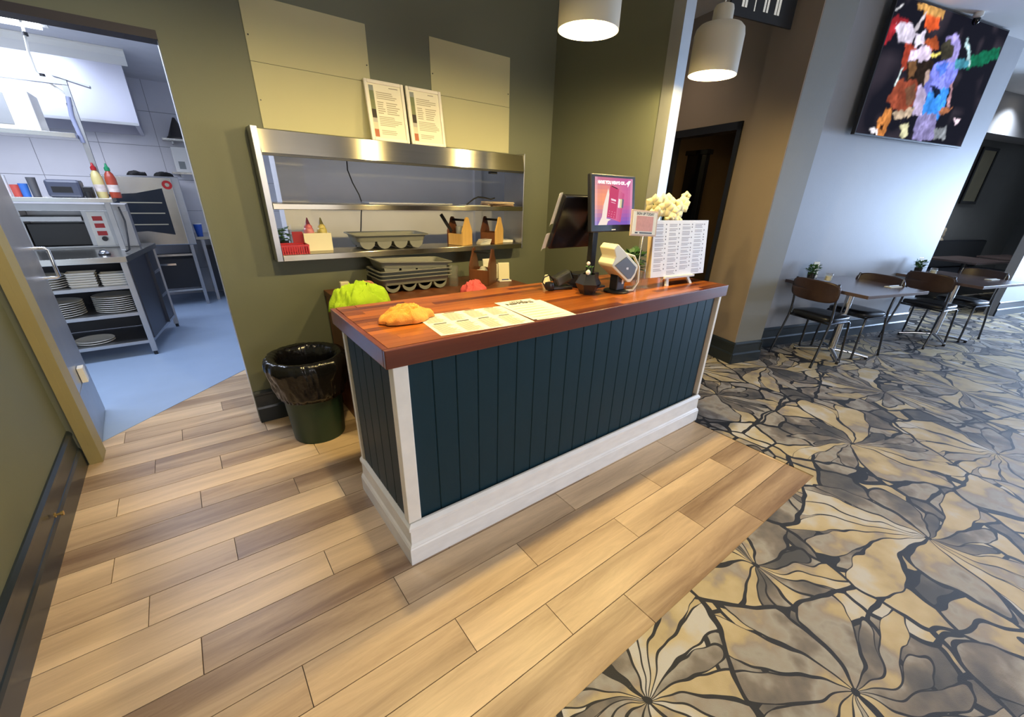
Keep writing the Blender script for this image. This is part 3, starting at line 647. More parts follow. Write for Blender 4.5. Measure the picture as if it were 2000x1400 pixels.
crumple('cleaning_cloth', 'crumpled orange microfibre cloth on the counter top beside the menus', (.215, .345, 1.051), .118, .08, .070, cloth('orange_microfibre', (.85, .33, .05)), 14.4, rz=.1, crease=.8)
crumple('cleaning_cloth', 'bright lime green cloth heaped at the back bench left end', (.285, 1.225, .9), .19, .105, .125, cloth('lime_green_cloth', (.40, .60, .02)), 5.9, rz=.2, crease=1.7)
crumple('cleaning_cloth', 'small dull orange cloth tucked behind the lime green one', (.40, 1.42, .9), .10, .05, .11, cloth('dull_orange_cloth', (.50, .22, .12)), 6.6)
k = MB(); k.box(-.03, .03, -.02, .02, 0, .07); o = k.build('white_block', CREAMPL, bevel=.006); o.location = (.335, 1.70, .9005); tag(o, 'small cream plastic block standing by the wall behind the green cloth', 'plastic block')
o = thing('glass_jar', 'clear glass jug beside the stacked grey trays', 'jug', (1.10, 1.52, .9005)); k = MB(); k.lathe([(0, 0), (.036, 0), (.038, .01), (.038, .12), (.042, .15), (.039, .15), (.035, .12), (.035, .01), (0, .008)], 20); k.build('body', GLASS, o, smooth=50)
for i, (x, y, z, a) in enumerate(((1.335, 1.50, .985, .2), (1.375, 1.515, 1.0, 1.2))):
    k = MB(Matrix.Rotation(a, 4, 'Z') @ Ry(PI/2)); k.cyl((0, 0, -.035), (0, 0, .035), .026, n=18); o = k.build('receipt_roll', PAPER, smooth=50); o.location = (x, y, z); tag(o, ('white receipt roll lying in the dark bench caddy, the lower one', 'white receipt roll lying in the dark bench caddy, the upper one')[i], 'paper roll', 'rolls in the dark caddy')
    k.M = None
for i, (x, z0, z1, w_) in enumerate(((1.50, .97, 1.135, .05), (1.525, .97, 1.09, .06))):
    k = MB(Rx(-.15)); k.box(-w_, w_, 0, .003, 0, z1-z0); o = k.build('docket', PAPER); o.location = (x, 1.62-.02*i, z0-.069); tag(o, ('taller paper docket propped behind the dark bench caddy', 'shorter paper docket propped behind the dark bench caddy')[i], 'docket')
o = thing('napkin_dispenser', 'white napkin dispenser with a blue pen at the back bench right end', 'dispenser', (1.555, 1.47, .9005), math.radians(-12))
k = MB(); k.box(-.055, .055, -.02, .03, 0, .012); k.build('base', WHITEPL, o, bevel=.003)
k = MB(Rx(-.12)); k.box(-.05, .05, .008, .03, .012, .15); k.build('back_plate', CREAMPL, o, bevel=.006)
k = MB(); k.cyl((-.03, -.012, .017), (.03, -.012, .017), .004, n=8); k.build('pen', mat('blue_pen', (.02, .05, .3), .4), o)
k = MB(); k.lathe([(0, 0), (.03, 0), (.012, .055), (0, .056)], 16); o = k.build('paper_cone', CREAMPL, smooth=40); o.location = (1.30, .655, 1.0505); tag(o, 'small cream cone cup behind the dark card scanner on the counter', 'cup')

# ------------------------------------------------------------------ papers on the counter
def sheet(name, label, loc, rz, w_, h_, group=None):
    o = thing(name, label, 'menu', loc, rz, group); k = MB(); k.box(-w_/2, w_/2, -h_/2, h_/2, 0, .0008); k.build('sheet', PAPER, o); return o
G1 = (.26, .22, .14, 1); G2 = (.04, .033, .025, 1)
random.seed(21)
o = sheet('paper_menu', 'large buff menu sheet lying flat on the counter beside the orange cloth', (.475, .195, 1.0506), -.09, .45, .31)
g = MB()
for i in range(4):
    x = -.21+.107*i
    lines(g, x, x+.09, .02, .14, 14, G1, .0011); lines(g, x, x+.09, -.145, -.01, 15, G1, .0011); lines(g, x+.015, x+.07, .142, .15, 1, G2, .0011, .1, .9); lines(g, x+.015, x+.075, -.006, .008, 1, G2, .0011, .1, .8)
g.build('print', PRINT, o)
o = sheet('paper_menu', 'white sheet mostly hidden under the kids menu on the counter', (.845, .185, 1.0506), -.12, .225, .325)
o = sheet('kids_menu', 'white kids menu with hand-drawn title lying at the counter front edge', (.822, .212, 1.0525), -.05, .232, .345)
text('LITTLE', .028, Matrix.Translation((.0, .142, .0012)), INK, o, 'title', bold=.0014); text('NIPPERS', .046, Matrix.Translation((.0, .108, .0012)), INK, o, 'title', sx=1.0, bold=.0022)
g = MB()
for i in range(6): lines(g, -.10, .10, .068-.04*i-.016, .068-.04*i, 2, G1, .0012, .3, .35)
g.build('print', PRINT, o)

# ------------------------------------------------------------------ till screens
PT = thing('till_display', 'pole-mounted till with black operator screen and lit customer advert screen', 'till', (1.475, .45, 1.0505))
k = MB(); k.box(-.09, .09, -.06, .08, 0, .012); k.build('base_plate', BLACKM, PT, bevel=.003)
k = MB(); k.box(-.022, .022, -.018, .018, .012, .56); k.build('pole', BLACKM, PT, bevel=.004)
k = MB(); k.box(-.10, .09, .0, .10, .012, .085); k.build('cable_box', BLACKP, PT, bevel=.006)
cx, cz = .03, .49                       # customer screen
Mc = Matrix.Translation((cx, -.105, cz)) @ Rx(-math.radians(8))
k = MB(Mc); k.box(-.187, .187, 0, .03, -.152, .148); sc = k.build('customer_screen', BLACKP, PT, bevel=.006)
k = MB(Matrix.Translation((cx, -.08, cz))); k.box(-.05, .05, .0, .07, -.05, .05); k.build('bracket', BLACKM, PT)
Ms = Mc @ Matrix.Translation((0, -.0012, 0)) @ STAND
g = MB(Ms); X, Y = .160, .123
nx_, ny_ = 16, 12
for i in range(nx_):
    for j in range(ny_):
        a, b_ = (i+.5)/nx_, (j+.5)/ny_; gl = math.exp(-((a-.22)**2*9+(b_-.55)**2*7)); pk = math.exp(-((a-.75)**2*5+(b_-.62)**2*5)); vio = max(0, 1-b_*2.2); ed = max(0, abs(a-.5)*2-.78)*3
        c = [.42+.5*gl+.25*pk+.3*ed, .09+.25*gl+.05*pk+.35*ed, .30-.12*gl+.04*pk+.10*vio+.3*ed]; c = [c[0]-.26*vio, c[1]+.02*vio, c[2]+.12*vio]
        x0, x1, y0, y1 = -X+2*X*i/nx_, -X+2*X*(i+1)/nx_, -Y+.008+2*Y*j/ny_, -Y+.008+2*Y*(j+1)/ny_
        g.poly([(x0, y0, 0), (x1, y0, 0), (x1, y1, 0), (x0, y1, 0)], (*c, 1))
def pic(pts, col, z):
    # pts given as fractions of the picture, y from the top
    g.poly([(-X+2*X*a, Y+.008-2*Y*b_, z) for a, b_ in pts][::-1], (*col, 1))
pic([(.08, 1), (.18, .82), (.22, .58), (.34, .22), (.38, .40), (.30, .86), (.42, .88), (.34, .92), (.31, 1)], (.95, .80, .70), .0004)
for dx, c in ((.16, (.62, .10, .25)), (.11, (.66, .13, .28)), (.055, (.70, .16, .30))):
    pic([(.60+dx, .23+dx*.55), (.615+dx, .25+dx*.55), (.52+dx, .90+dx*.3), (.36+dx, .85+dx*.3), (.40+dx, .18+dx*.55)], c, .0006+(.16-dx)*.003)
for a0, c in ((.605, (.95, .90, .85)), (.655, (.75, .70, .38)), (.705, (.16, .16, .22))):
    pic([(a0+.01, .43), (a0+.055, .45), (a0+.035, .64), (a0-.01, .62)], c, .0012)
pic([(.39, .16), (.62, .23), (.54, .87), (.30, .83)], (.60, .06, .16), .0016); pic([(.42, .165), (.58, .215), (.575, .235), (.42, .185)], (.05, .02, .03), .002)
pic([(.41, .43), (.54, .46), (.54, .50), (.41, .47)], (.95, .75, .8), .002); pic([(.41, .50), (.53, .53), (.53, .545), (.41, .515)], (.9, .5, .6), .002)
for i in range(3):
    for j in range(3): pic([(.36+.07*i-.012*j, .69+.015*i+.05*j), (.385+.07*i-.012*j, .695+.015*i+.05*j), (.383+.07*i-.012*j, .71+.015*i+.05*j), (.358+.07*i-.012*j, .705+.015*i+.05*j)], (.85, .3, .42), .002)
g.build('screen_picture', SCREEN, sc)
LITW = mat('lit_white', (.8, .8, .8), .4, emit=(1, .95, 1), es=1.0)
text('HAVE YOU HEARD OF...', .022, Ms @ Matrix.Translation((-.02, .105, .0012)), LITW, sc, 'advert_lettering', bold=.0008)
gs = MB(Ms @ Matrix.Translation((.118, .105, .0012))); gs.poly([(-.018, .0, 0), (.004, .014, 0), (.022, .014, 0), (-.004, -.02, 0), (-.004, -.006, 0)]); gs.build('advert_star', LITW, sc)
k = MB(Mc); k.box(-.017, .017, -.0012, 0, -.144, -.138); k.build('maker_badge', WHITEPL, sc)
Mo = Matrix.Translation((-.085, .035, .385)) @ Rx(math.radians(22))      # operator screen seen from its back, leaning towards the customer at the top
k = MB(Mo); k.box(-.195, .175, -.016, .016, -.16, .150); os_ = k.build('operator_screen', mat('black_satin_plastic', (.006, .006, .008), .22), PT, bevel=.008)
for (x0, x1, z0, z1) in ((-.245, -.193, -.02, .155), (-.25, -.193, -.17, -.075)):
    k = MB(Mo); k.grid(lambda a, b_: Vector((x0+(x1-x0)*a, .018-.03*(1-a)**2, z0+(z1-z0)*b_)), 5, 2); k.build('paper_note', PAPER, os_, thick=.001)
k = MB(Mo); k.box(.04, .12, -.04, -.016, -.05, .05); k.build('rear_mount', BLACKP, os_, bevel=.005)

# card terminal on its stand
o = thing('card_terminal', 'cream and grey card terminal tilted on a black stand at the counter front', 'card terminal', (1.53, .27, 1.0505))
k = MB(); k.lathe([(0, 0), (.075, 0), (.078, .006), (.07, .012), (0, .012)], 24); k.build('foot', BLACKM, o, smooth=40)
k = MB(); k.box(-.035, .035, -.03, .03, .012, .11); k.build('stand', BLACKP, o, bevel=.006)
k = MB(); k.box(.005, .02, -.032, -.030, .05, .10); k.build('label_strip', WHITEPL, o)
Mt = Matrix.Translation((-.02, 0, .165)) @ Ry(math.radians(33))
prf = [(-.135, .055), (-.145, .02), (-.10, -.005), (-.10, -.05), (-.085, -.06), (.10, -.06), (.125, -.045), (.135, .0), (.125, .05), (.11, .06), (-.12, .06)]
k = MB(Mt @ STAND); k.prism(prf, -.055, .055); bd = k.build('body', CREAMPL, o, bevel=.006)
for s_ in (-1, 1):
    k = MB(Mt @ STAND); k.prism([(-.075, -.045), (.085, -.045), (.105, -.03), (.112, .01), (.10, .042), (-.02, .042)], .0555*s_, .058*s_) if s_ > 0 else k.prism([(-.075, -.045), (.085, -.045), (.105, -.03), (.112, .01), (.10, .042), (-.02, .042)], -.058, -.0555); k.build('side_panel', mat('grey_rubber', (.10, .095, .08), .5), bd)
k = MB(Mt @ STAND); k.prism([(.02, -.006), (.03, -.012), (.045, -.004), (.038, .006), (.028, .002)], .0582, .0588); k.build('emblem', WHITEPL, bd)
k = MB(Mt); k.box(-.06, .06, -.035, .035, .060, .064); k.build('display', mat('lcd', (.16, .17, .16), .2), bd)
k = MB(Mt @ STAND); k.tube([(-.02, .06, .04), (.05, .085, .045), (.13, .06, .05), (.19, -.01, .05), (.18, -.07, .05), (.13, -.10, .045)], .007, 8); k.build('guard_loop', CREAMPL, bd, smooth=60)

# dark geometric pot with a small plant
o = thing('geometric_pot', 'black faceted pot with a tiny white flower in front of the till pole', 'plant pot', (1.325, .315, 1.0505), .4)
k = MB(); k.lathe([(0, 0), (.042, 0), (.076, .062), (.046, .115), (.040, .115), (.066, .062), (.036, .006), (0, .006)], 6); k.build('pot', POTM, o)
k = MB(); k.lathe([(0, .095), (.048, .095)], 6); k.build('soil', mat('soil', (.02, .015, .01), .9), o)
for i, (x, y, h) in enumerate(((-.02, .0, .075), (.02, .01, .05), (0, -.015, .06))):
    k = MB(); k.tube([(x*.4, y*.4, .095), (x, y, .095+h*.6), (x*1.3, y, .095+h)], .0022, 6); k.build('stem', LEAF, o)
k = MB()
for i in range(6): a = i*1.05; k.add([(.022+.0*a, .01, .145), (.022+.02*math.cos(a-.3), .01+.02*math.sin(a-.3), .15), (.022+.026*math.cos(a), .01+.026*math.sin(a), .156), (.022+.02*math.cos(a+.3), .01+.02*math.sin(a+.3), .15)], [(0, 1, 2, 3)])
q = k.build('leaf_rosette', LEAF, o, thick=.001)
k = MB(); k.lathe([(0, 0), (.009, .006), (.011, .014), (.006, .022), (0, .024)], 10, (-.026, 0, .163)); k.build('flower', WHITEPL, o, smooth=60)
k = MB(); k.lathe([(0, 0), (.012, .007), (.014, .018), (.007, .028), (0, .03)], 10, (-.05, -.012, .115)); k.build('flower', WHITEPL, o, smooth=60)
# black scanner group
o = thing('barcode_scanner', 'dark grey barcode scanner with coiled lead behind the faceted pot', 'scanner', (1.285, .50, 1.0505), -.3)
k = MB(); k.box(-.07, .06, -.04, .04, 0, .02); k.build('cradle', BLACKP, o, bevel=.005)
k = MB(Ry(-.45, (0, 0, .07))); k.box(-.055, .055, -.035, .035, .03, .095); k.build('head', mat('dark_grey_plastic', (.045, .048, .045), .35), o, bevel=.012)
k = MB(Ry(-.45, (0, 0, .07))); k.box(.055, .058, -.03, .03, .038, .085); k.build('lens', BLACKG, o)
k = MB(); k.tube([(-.05, 0, .05), (-.09, -.01, .085), (-.125, -.02, .075), (-.135, -.02, .045), (-.11, -.02, .015), (-.075, -.02, .012)], .004, 8); k.build('lead', BLACKP, o, smooth=60)
k = MB(); k.lathe([(0, 0), (.022, .004), (.032, .022), (.026, .045), (0, .052)], 14, (-.095, -.035, 0)); k.build('dial', BLACKP, o, smooth=50)

# sign-up sign on a rod (its printed square code is left blank)
o = thing('sign_up_stand', 'small cream sign-up sign on a thin steel rod beside the menu board', 'sign', (1.735, .285, 1.0505), -.06)
k = MB(); k.box(-.035, .075, -.045, .045, 0, .005); k.box(.0, .004, -.04, .04, .005, .10); k.box(.06, .064, -.04, .04, .005, .10); k.build('acrylic_base', GLASS, o)
k = MB(); k.cyl((0, 0, .005), (.0, -.0, .32), .004, n=8); k.build('rod', CHROME, o)
M = Matrix.Translation((-.012, -.008, .385)) @ Ry(math.radians(3)) @ Rx(-.1)
k = MB(M); k.box(-.118, .118, 0, .006, -.072, .072); sg = k.build('sign_plate', mat('kraft_frame', (.62, .44, .30), .6), o, bevel=.001)
k = MB(M); k.box(-.105, .105, -.0015, 0, -.062, .062); k.build('sign_sheet', PAPER, sg)
text('SIGN UP TODAY', .021, M @ Matrix.Translation((0, -.0018, .052)) @ STAND, INK, sg, bold=.0006)
k = MB(M); k.box(-.075, .075, -.0024, -.0016, -.044, .040); k.build('printed_square', mat('faded_red_ink', (.62, .30, .25), .7, var=.2, scale=60), sg)
g = MB(M @ Matrix.Translation((0, -.0018, 0)) @ STAND); lines(g, -.08, -.055, -.060, -.048, 1, G2, .0, 0, .6); lines(g, -.04, .075, -.060, -.048, 1, G2, .0, 0, .6); g.build('print', PRINT, sg)

# menu board on a small easel
o = thing('menu_board', 'white printed menu board standing on a little white easel at the counter right end', 'menu board', (2.10, .235, 1.0505), -.10)
M = Matrix.Translation((-.005, -.012, .058)) @ Rx(-math.radians(7))
k = MB(M); k.box(-.268, .268, 0, .04, 0, .345); bd = k.build('board', mat('raw_canvas_edge', (.58, .44, .24), .7), o, bevel=.002)
k = MB(M); k.box(-.268, .268, -.003, 0, 0, .345); k.build('face', mat('menu_face', (.84, .84, .85), .45, var=.02), bd)
random.seed(5); g = MB(M @ Matrix.Translation((0, -.0034, 0)) @ STAND); GA = (.42, .40, .42, 1)
for c_ in range(4):
    x = -.25+.127*c_; y = .325
    while y > .03:
        n_ = random.choice((1, 2, 2, 3)); hgt = .0095*n_
        lines(g, x, x+.085, y-hgt, y, n_, GA, .0, .25, .5); g.poly([(x+.092, y-.009, 0), (x+.102, y-.009, 0), (x+.102, y-.001, 0), (x+.092, y-.001, 0)], (.22, .21, .22, 1)); y -= hgt+.008
g.build('print', PRINT, bd)
for x in (-.12, .12):
    k = MB(); k.add([(x-.012, -.035, 0), (x+.012, -.035, 0), (x+.012, -.02, 0), (x-.012, -.02, 0), (x*.8-.012, -.005, .06), (x*.8+.012, -.005, .06), (x*.8+.012, .01, .06), (x*.8-.012, .01, .06)], [(3, 2, 1, 0), (4, 5, 6, 7), (0, 1, 5, 4), (1, 2, 6, 5), (2, 3, 7, 6), (3, 0, 4, 7)]); k.build('leg', WHITEPL, o)
k = MB(); k.box(-.15, .15, -.03, .04, .045, .057); k.build('ledge', WHITEPL, o)
k = MB(); k.cyl((0, .12, 0), (0, .055, .30), .007, n=8); k.build('rear_leg', WHITEPL, o)

# orchid in a white vase, and a leafy pot beside it
o = thing('orchid_vase', 'cream artificial orchids in a white vase behind the menu board', 'flowers', (2.215, .50, 1.0505))
k = MB(); k.lathe([(0, 0), (.05, 0), (.062, .05), (.055, .13), (.04, .17), (.036, .17), (.05, .12), (.055, .05), (.045, .006), (0, .006)], 24); k.build('vase', WHITEPL, o, smooth=50)
random.seed(8)
heads = [(-.12, -.02, .42), (-.05, -.05, .46), (.03, -.04, .44), (.10, -.03, .43), (.17, -.02, .45), (.0, .02, .50), (-.09, .03, .49), (.22, .0, .49), (.08, .03, .50), (-.16, .0, .40), (.13, -.05, .38), (-.02, -.07, .39), (.26, .01, .54)]
for i, h in enumerate(heads):
    h = Vector(h); k = MB(); k.tube([(0, 0, .15), (h.x*.25, h.y*.25, .28), (h.x*.8, h.y*.8, h.z-.03), h], .003, 6); k.build('stem', LEAF, o, smooth=60)
    k = MB(); rt = Matrix.Translation(h) @ Matrix.Rotation(random.uniform(-.6, .6), 4, 'Z') @ Matrix.Rotation(PI/2+random.uniform(-.4, .5), 4, 'X'); sz = .054 if i < 10 else .034
    for p_ in range(5):
        a = 2*PI*p_/5+.3; k.M = rt @ Matrix.Rotation(a, 4, 'Z')
        k.grid(lambda s_, t_: Vector((sz*1.15*t_, sz*.62*(s_-.5)*2*math.sin(PI*min(.98, t_*.85+.12)), .012*math.sin(t_*3)-.010*(s_-.5)**2*4)), 4, 4)
    k.build('blossom', PETALM, o, smooth=60)
def leafy(o, mt, n_, rad, h0, h1, sz, seed, name='leaves'):
    random.seed(seed); k = MB()
    for i in range(n_):
        a = random.random()*6.28; r = rad*math.sqrt(random.random()); z = random.uniform(h0, h1); c = Vector((r*math.cos(a), r*math.sin(a), z)); el = random.uniform(-.3, 1.0)
        d = Vector((math.cos(a)*math.cos(el), math.sin(a)*math.cos(el), math.sin(el)))*sz*random.uniform(.7, 1.3); e = Vector((-math.sin(a), math.cos(a), .1))*sz*.33
        k.add([c, c+d*.5+e, c+d, c+d*.5-e], [(0, 1, 2, 3)])
    q = k.build(name, mt, o, thick=.0008); q['kind'] = 'stuff'; return q
o = thing('leafy_pot_plant', 'bushy green plant in a black pot between card terminal and menu board', 'pot plant', (1.93, .50, 1.0505))
k = MB(); k.lathe([(0, 0), (.045, 0), (.06, .09), (.054, .09), (.04, .006), (0, .006)], 20); k.build('pot', POTM, o, smooth=40)
leafy(o, LEAF, 150, .07, .07, .18, .05, 4)

# ------------------------------------------------------------------ bin
o = thing('rubbish_bin', 'dark green round bin lined with a black bag beside the counter end', 'bin', (-.035, 1.45, 0))
k = MB(); k.lathe([(0, 0), (.158, 0), (.162, .01), (.192, .55), (.196, .56), (.190, .565), (.184, .55), (.156, .015), (0, .015)], 40); k.build('tub', BINM, o, smooth=40)
def wob(t, z):
    f = max(0., min(1., (.60-z)/.2)) if True else 1
    return 1+.045*noise.noise((math.cos(t)*2.2, math.sin(t)*2.2, z*6))+.055*abs(noise.noise((math.cos(t)*6+z*5, math.sin(t)*6, z*2.5)))-.02+.03*noise.noise((math.cos(t)*13, math.sin(t)*13, z*22))+.018*noise.noise((math.cos(t)*26, math.sin(t)*26, z*40))
pr_ = [(.012, .22), (.06, .225), (.10, .25), (.125, .30), (.142, .38), (.152, .45), (.160, .51), (.172, .555), (.192, .582), (.216, .592), (.237, .582), (.246, .56), (.250, .53), (.245, .50), (.236, .47), (.228, .44), (.222, .41), (.217, .38), (.213, .35), (.206, .32)]
k = MB(); k.lathe(pr_, 140, wob=wob); k.build('liner_bag', BAGM, o, smooth=70, thick=.002)

# ------------------------------------------------------------------ pendant lamps
SHADE = mat('cream_enamel', (.46, .44, .36), .45, var=.02); SHIN = mat('white_enamel_inside', (.85, .82, .74), .5, var=.01)
def pendant(x, label):
    o = thing('pendant_lamp', label, 'pendant lamp', (x, .30, 2.235), 0, 'cream pendant lamps over the counter')
    k = MB(); k.lathe([(.134, 0), (.134, .185), (.128, .212), (.112, .228), (.062, .236), (.054, .242), (.053, .30), (.048, .316), (.036, .322), (0, .322)], 48); k.build('shade', SHADE, o, smooth=35)
    k = MB(); k.lathe([(.134, 0), (.131, 0), (.131, .183), (.124, .208), (.108, .224), (0, .226)], 48); k.build('shade_lining', SHIN, o, smooth=35)
    k = MB(); k.tube([(0, 0, .322), (0, 0, ZC-2.235-.02)], .004, 8); k.build('cord', WHITEPL, o)
    k = MB(); k.lathe([(0, 0), (.05, 0), (.05, -.02), (0, -.022)], 24, (0, 0, ZC-2.235)); k.build('ceiling_rose', SHADE, o, smooth=40)
    k = MB(); k.cyl((0, 0, .226), (0, 0, .105), .02, n=14); k.build('lamp_holder', WHITEPL, o)
    k = MB(); k.lathe([(0, .025), (.022, .030), (.034, .050), (.034, .068), (.020, .105), (0, .107)], 20); k.build('bulb', mat('warm_bulb', (1, .9, .7), .4, emit=(1, .86, .55), es=14), o, smooth=60)
    l = bpy.data.lights.new('pendant_light', 'POINT'); l.energy = 66; l.color = (1, .76, .32); l.shadow_soft_size = .03
    q = bpy.data.objects.new('pendant_light', l); COL.objects.link(q); q.parent = o; q.location = (0, 0, .012)
pendant(.112, 'cream pendant lamp above the counter left end, out of the picture top')
pendant(1.146, 'cream pendant lamp above the counter middle, its top cut off by the picture edge')
pendant(2.180, 'cream pendant lamp nearest the steel-edged wall corner, shown with neck and cord')

# small screw-eye in the left skirting
o = thing('door_stop', 'small brass screw stop fixed in the dark skirting of the left wall', 'door stop', (-1.251, 1.10, .15)); k = MB(Ry(PI/2)); k.lathe([(0, 0), (.012, 0), (.012, .004), (.006, .006), (.006, .02), (.011, .022), (.011, .03), (0, .031)], 14); k.build('body', mat('brass', (.6, .42, .15), .3, 1), o, smooth=40)

# ------------------------------------------------------------------ television and dining furniture
def uthing(name, label, cat, u, v, z=0., rot=0., group=None): return thing(name, label, cat, uv(u, v, z), TH+rot, group)
TVP = [
 ((.62,.33,.10), [(-0.62,0.50), (-0.27,0.51), (-0.26,0.46), (-0.48,0.44), (-0.58,0.47)]),
 ((.85,.12,.03), [(-0.47,0.43), (-0.29,0.44), (-0.26,0.39), (-0.35,0.35), (-0.43,0.38)]),
 ((.35,.02,.03), [(-0.97,0.33), (-0.76,0.37), (-0.68,0.35), (-0.82,0.29), (-0.91,0.19), (-0.93,0.24)]),
 ((.75,.68,.85), [(-0.83,0.30), (-0.68,0.35), (-0.55,0.29), (-0.58,0.21), (-0.73,0.23)]),
 ((.80,.72,.9), [(-0.51,0.29), (-0.42,0.33), (-0.37,0.26), (-0.48,0.21)]),
 ((.45,.06,.03), [(-0.62,0.19), (-0.47,0.20), (-0.47,0.06), (-0.56,0.03)]),
 ((.72,.60,.8), [(-0.49,0.17), (-0.26,0.25), (-0.21,0.16), (-0.30,0.11), (-0.47,0.10)]),
 ((.5,.10,.03), [(-0.36,0.27), (-0.20,0.31), (-0.12,0.25), (-0.20,0.22)]),
 ((1,.85,.2), [(-0.22,0.17), (-0.06,0.22), (-0.04,0.21), (-0.17,0.16)]),
 ((.02,.012,.008), [(-0.48,0.07), (-0.15,0.13), (-0.08,0.03), (-0.24,-0.07), (-0.42,-0.02)]),
 ((.25,.12,.05), [(-0.48,0.07), (-0.38,0.09), (-0.35,0.01), (-0.41,-0.01)]),
 ((.28,.06,.03), [(-0.52,-0.08), (-0.31,-0.05), (-0.20,-0.13), (-0.25,-0.26), (-0.41,-0.28), (-0.58,-0.22)]),
 ((.20,.09,.05), [(-0.40,-0.12), (-0.29,-0.08), (-0.21,-0.18), (-0.28,-0.24)]),
 ((.62,.52,.78), [(-0.21,-0.09), (-0.09,-0.09), (-0.02,-0.24), (-0.03,-0.30), (-0.15,-0.27)]),
 ((.22,.25,.85), [(-0.07,0.10), (0.10,0.17), (0.27,0.16), (0.28,0.07), (0.22,-0.08), (0.00,-0.12), (-0.09,-0.04)]),
 ((.10,.22,.9), [(-0.04,0.11), (0.09,0.16), (0.12,0.10), (0.07,0.05)]),
 ((.05,.30,.95), [(0.00,-0.12), (0.25,-0.05), (0.30,-0.17), (0.28,-0.29), (0.04,-0.29), (0.00,-0.19)]),
 ((.005,.01,.03), [(-0.03,-0.05), (0.08,-0.04), (0.17,-0.08), (0.10,-0.12)]),
 ((.38,.33,.75), [(-0.04,0.32), (0.08,0.36), (0.20,0.29), (0.22,0.19), (0.09,0.17), (0.09,0.25)]),
 ((.05,.045,.03), [(-0.07,0.26), (-0.02,0.31), (0.09,0.29), (0.12,0.20), (-0.00,0.18)]),
 ((.28,.25,.5), [(-0.02,-0.32), (0.22,-0.28), (0.34,-0.46), (0.27,-0.49), (0.01,-0.49)]),
 ((.005,.14,.07), [(0.44,0.24), (0.85,0.36), (0.87,0.28), (0.49,0.16)]),
 ((.45,.65,.7), [(0.27,0.35), (0.29,0.36), (0.48,0.19), (0.44,0.18)]),
 ((.06,.28,.38), [(0.24,0.19), (0.42,0.21), (0.45,0.16), (0.27,0.11)]),
 ((.55,.20,.05), [(-0.59,-0.32), (-0.51,-0.30), (-0.47,-0.39), (-0.51,-0.50), (-0.61,-0.50), (-0.64,-0.40)]),
 ((.03,.01,.005), [(-0.59,-0.42), (-0.55,-0.42), (-0.54,-0.46), (-0.58,-0.46)]),
 ((.55,.42,.30), [(-0.44,-0.32), (-0.18,-0.25), (-0.20,-0.32), (-0.37,-0.36)]),
 ((.60,.58,.36), [(-0.28,-0.41), (-0.17,-0.38), (-0.12,-0.49), (-0.21,-0.50)]),
 ((.25,.27,.3), [(0.32,-0.40), (0.51,-0.38), (0.55,-0.46), (0.38,-0.48)]),
 ((.8,.8,.85), [(-0.93,0.40), (-0.85,0.45), (-0.85,0.43), (-0.91,0.40)]),
 ((.7,.55,.65), [(0.57,-0.28), (0.70,-0.28), (0.67,-0.32)]),
 ((.40,.15,.07), [(0.27,-0.23), (0.46,-0.19), (0.40,-0.24), (0.31,-0.27)]),
 ((.55,.4,.35), [(-0.18,0.06), (-0.14,0.07), (-0.11,0.01), (-0.14,-0.03)]),
 ((.7,.85,.85), [(-0.58,0.01), (-0.55,0.03), (-0.56,-0.02), (-0.56,-0.09), (-0.58,-0.09)]),
 ((.6,.55,.6), [(-0.52,0.44), (-0.50,0.44), (-0.53,0.32), (-0.56,0.33)]),
 ((.55,.3,.35), [(0.29,-0.01), (0.31,0.01), (0.40,-0.17), (0.36,-0.17)]),
 ((.85,.8,.85), [(-0.72,-0.47), (-0.63,-0.47), (-0.61,-0.51), (-0.68,-0.50)])]
o = uthing('television', 'large wall television showing a band on stage', 'television', 2.05, .215, 2.735)
k = MB(); k.box(-.935, .935, 0, .04, -.527, .527); k.build('casing', BLACKP, o, bevel=.004)
k = MB(); k.box(-.25, .25, .04, .113, -.2, .2); k.build('wall_mount', BLACKM, o)
import numpy as np
rs = np.random.RandomState(4); SW, SH = 480, 270
gx, gy = np.meshgrid(np.linspace(-.922, .922, SW), np.linspace(-.514, .514, SH))
def softnoise(n_):
    small = rs.rand(n_*9//16+2, n_+2); xi = np.linspace(0, n_, SW); yi = np.linspace(0, n_*9//16, SH); x0 = xi.astype(int); y0 = yi.astype(int); fx = (xi-x0)[None, :]; fy = (yi-y0)[:, None]
    return (small[y0][:, x0]*(1-fx)+small[y0][:, x0+1]*fx)*(1-fy)+(small[y0+1][:, x0]*(1-fx)+small[y0+1][:, x0+1]*fx)*fy
wx = gx+.03*(softnoise(30)-.5)+.03*(softnoise(80)-.5); wy = gy+.03*(softnoise(30)-.5)+.03*(softnoise(80)-.5)
img = np.zeros((SH, SW, 3)); img[:] = (.006, .006, .012); img += (np.clip(softnoise(14)-.55, 0, 1)*.06)[..., None]*np.array((1.2, .9, 1.1))
detail = .55+.9*softnoise(90)*softnoise(26)*1.6
for c, p_ in TVP:
    cx_ = sum(q_[0] for q_ in p_)/len(p_); cy_ = sum(q_[1] for q_ in p_)/len(p_); p_ = [(cx_+(q_[0]-cx_)*1.22, cy_+(q_[1]-cy_)*1.22) for q_ in p_]
    msk = np.zeros((SH, SW), bool)
    for j in range(len(p_)):
        (x0, y0), (x1, y1) = p_[j-1], p_[j]
        if abs(y1-y0) < 1e-9: continue
        msk ^= ((y0 > wy) != (y1 > wy)) & (wx < (x1-x0)*(wy-y0)/(y1-y0)+x0)
    tint = np.array(c)[None, None]*detail[..., None]*(.8+.4*softnoise(40)[..., None])
    img[msk] = tint[msk]
for _ in range(2):
    p2 = np.pad(img, ((1, 1), (1, 1), (0, 0)), 'edge'); img = sum(p2[i:i+SH, j:j+SW] for i in range(3) for j in range(3))/9
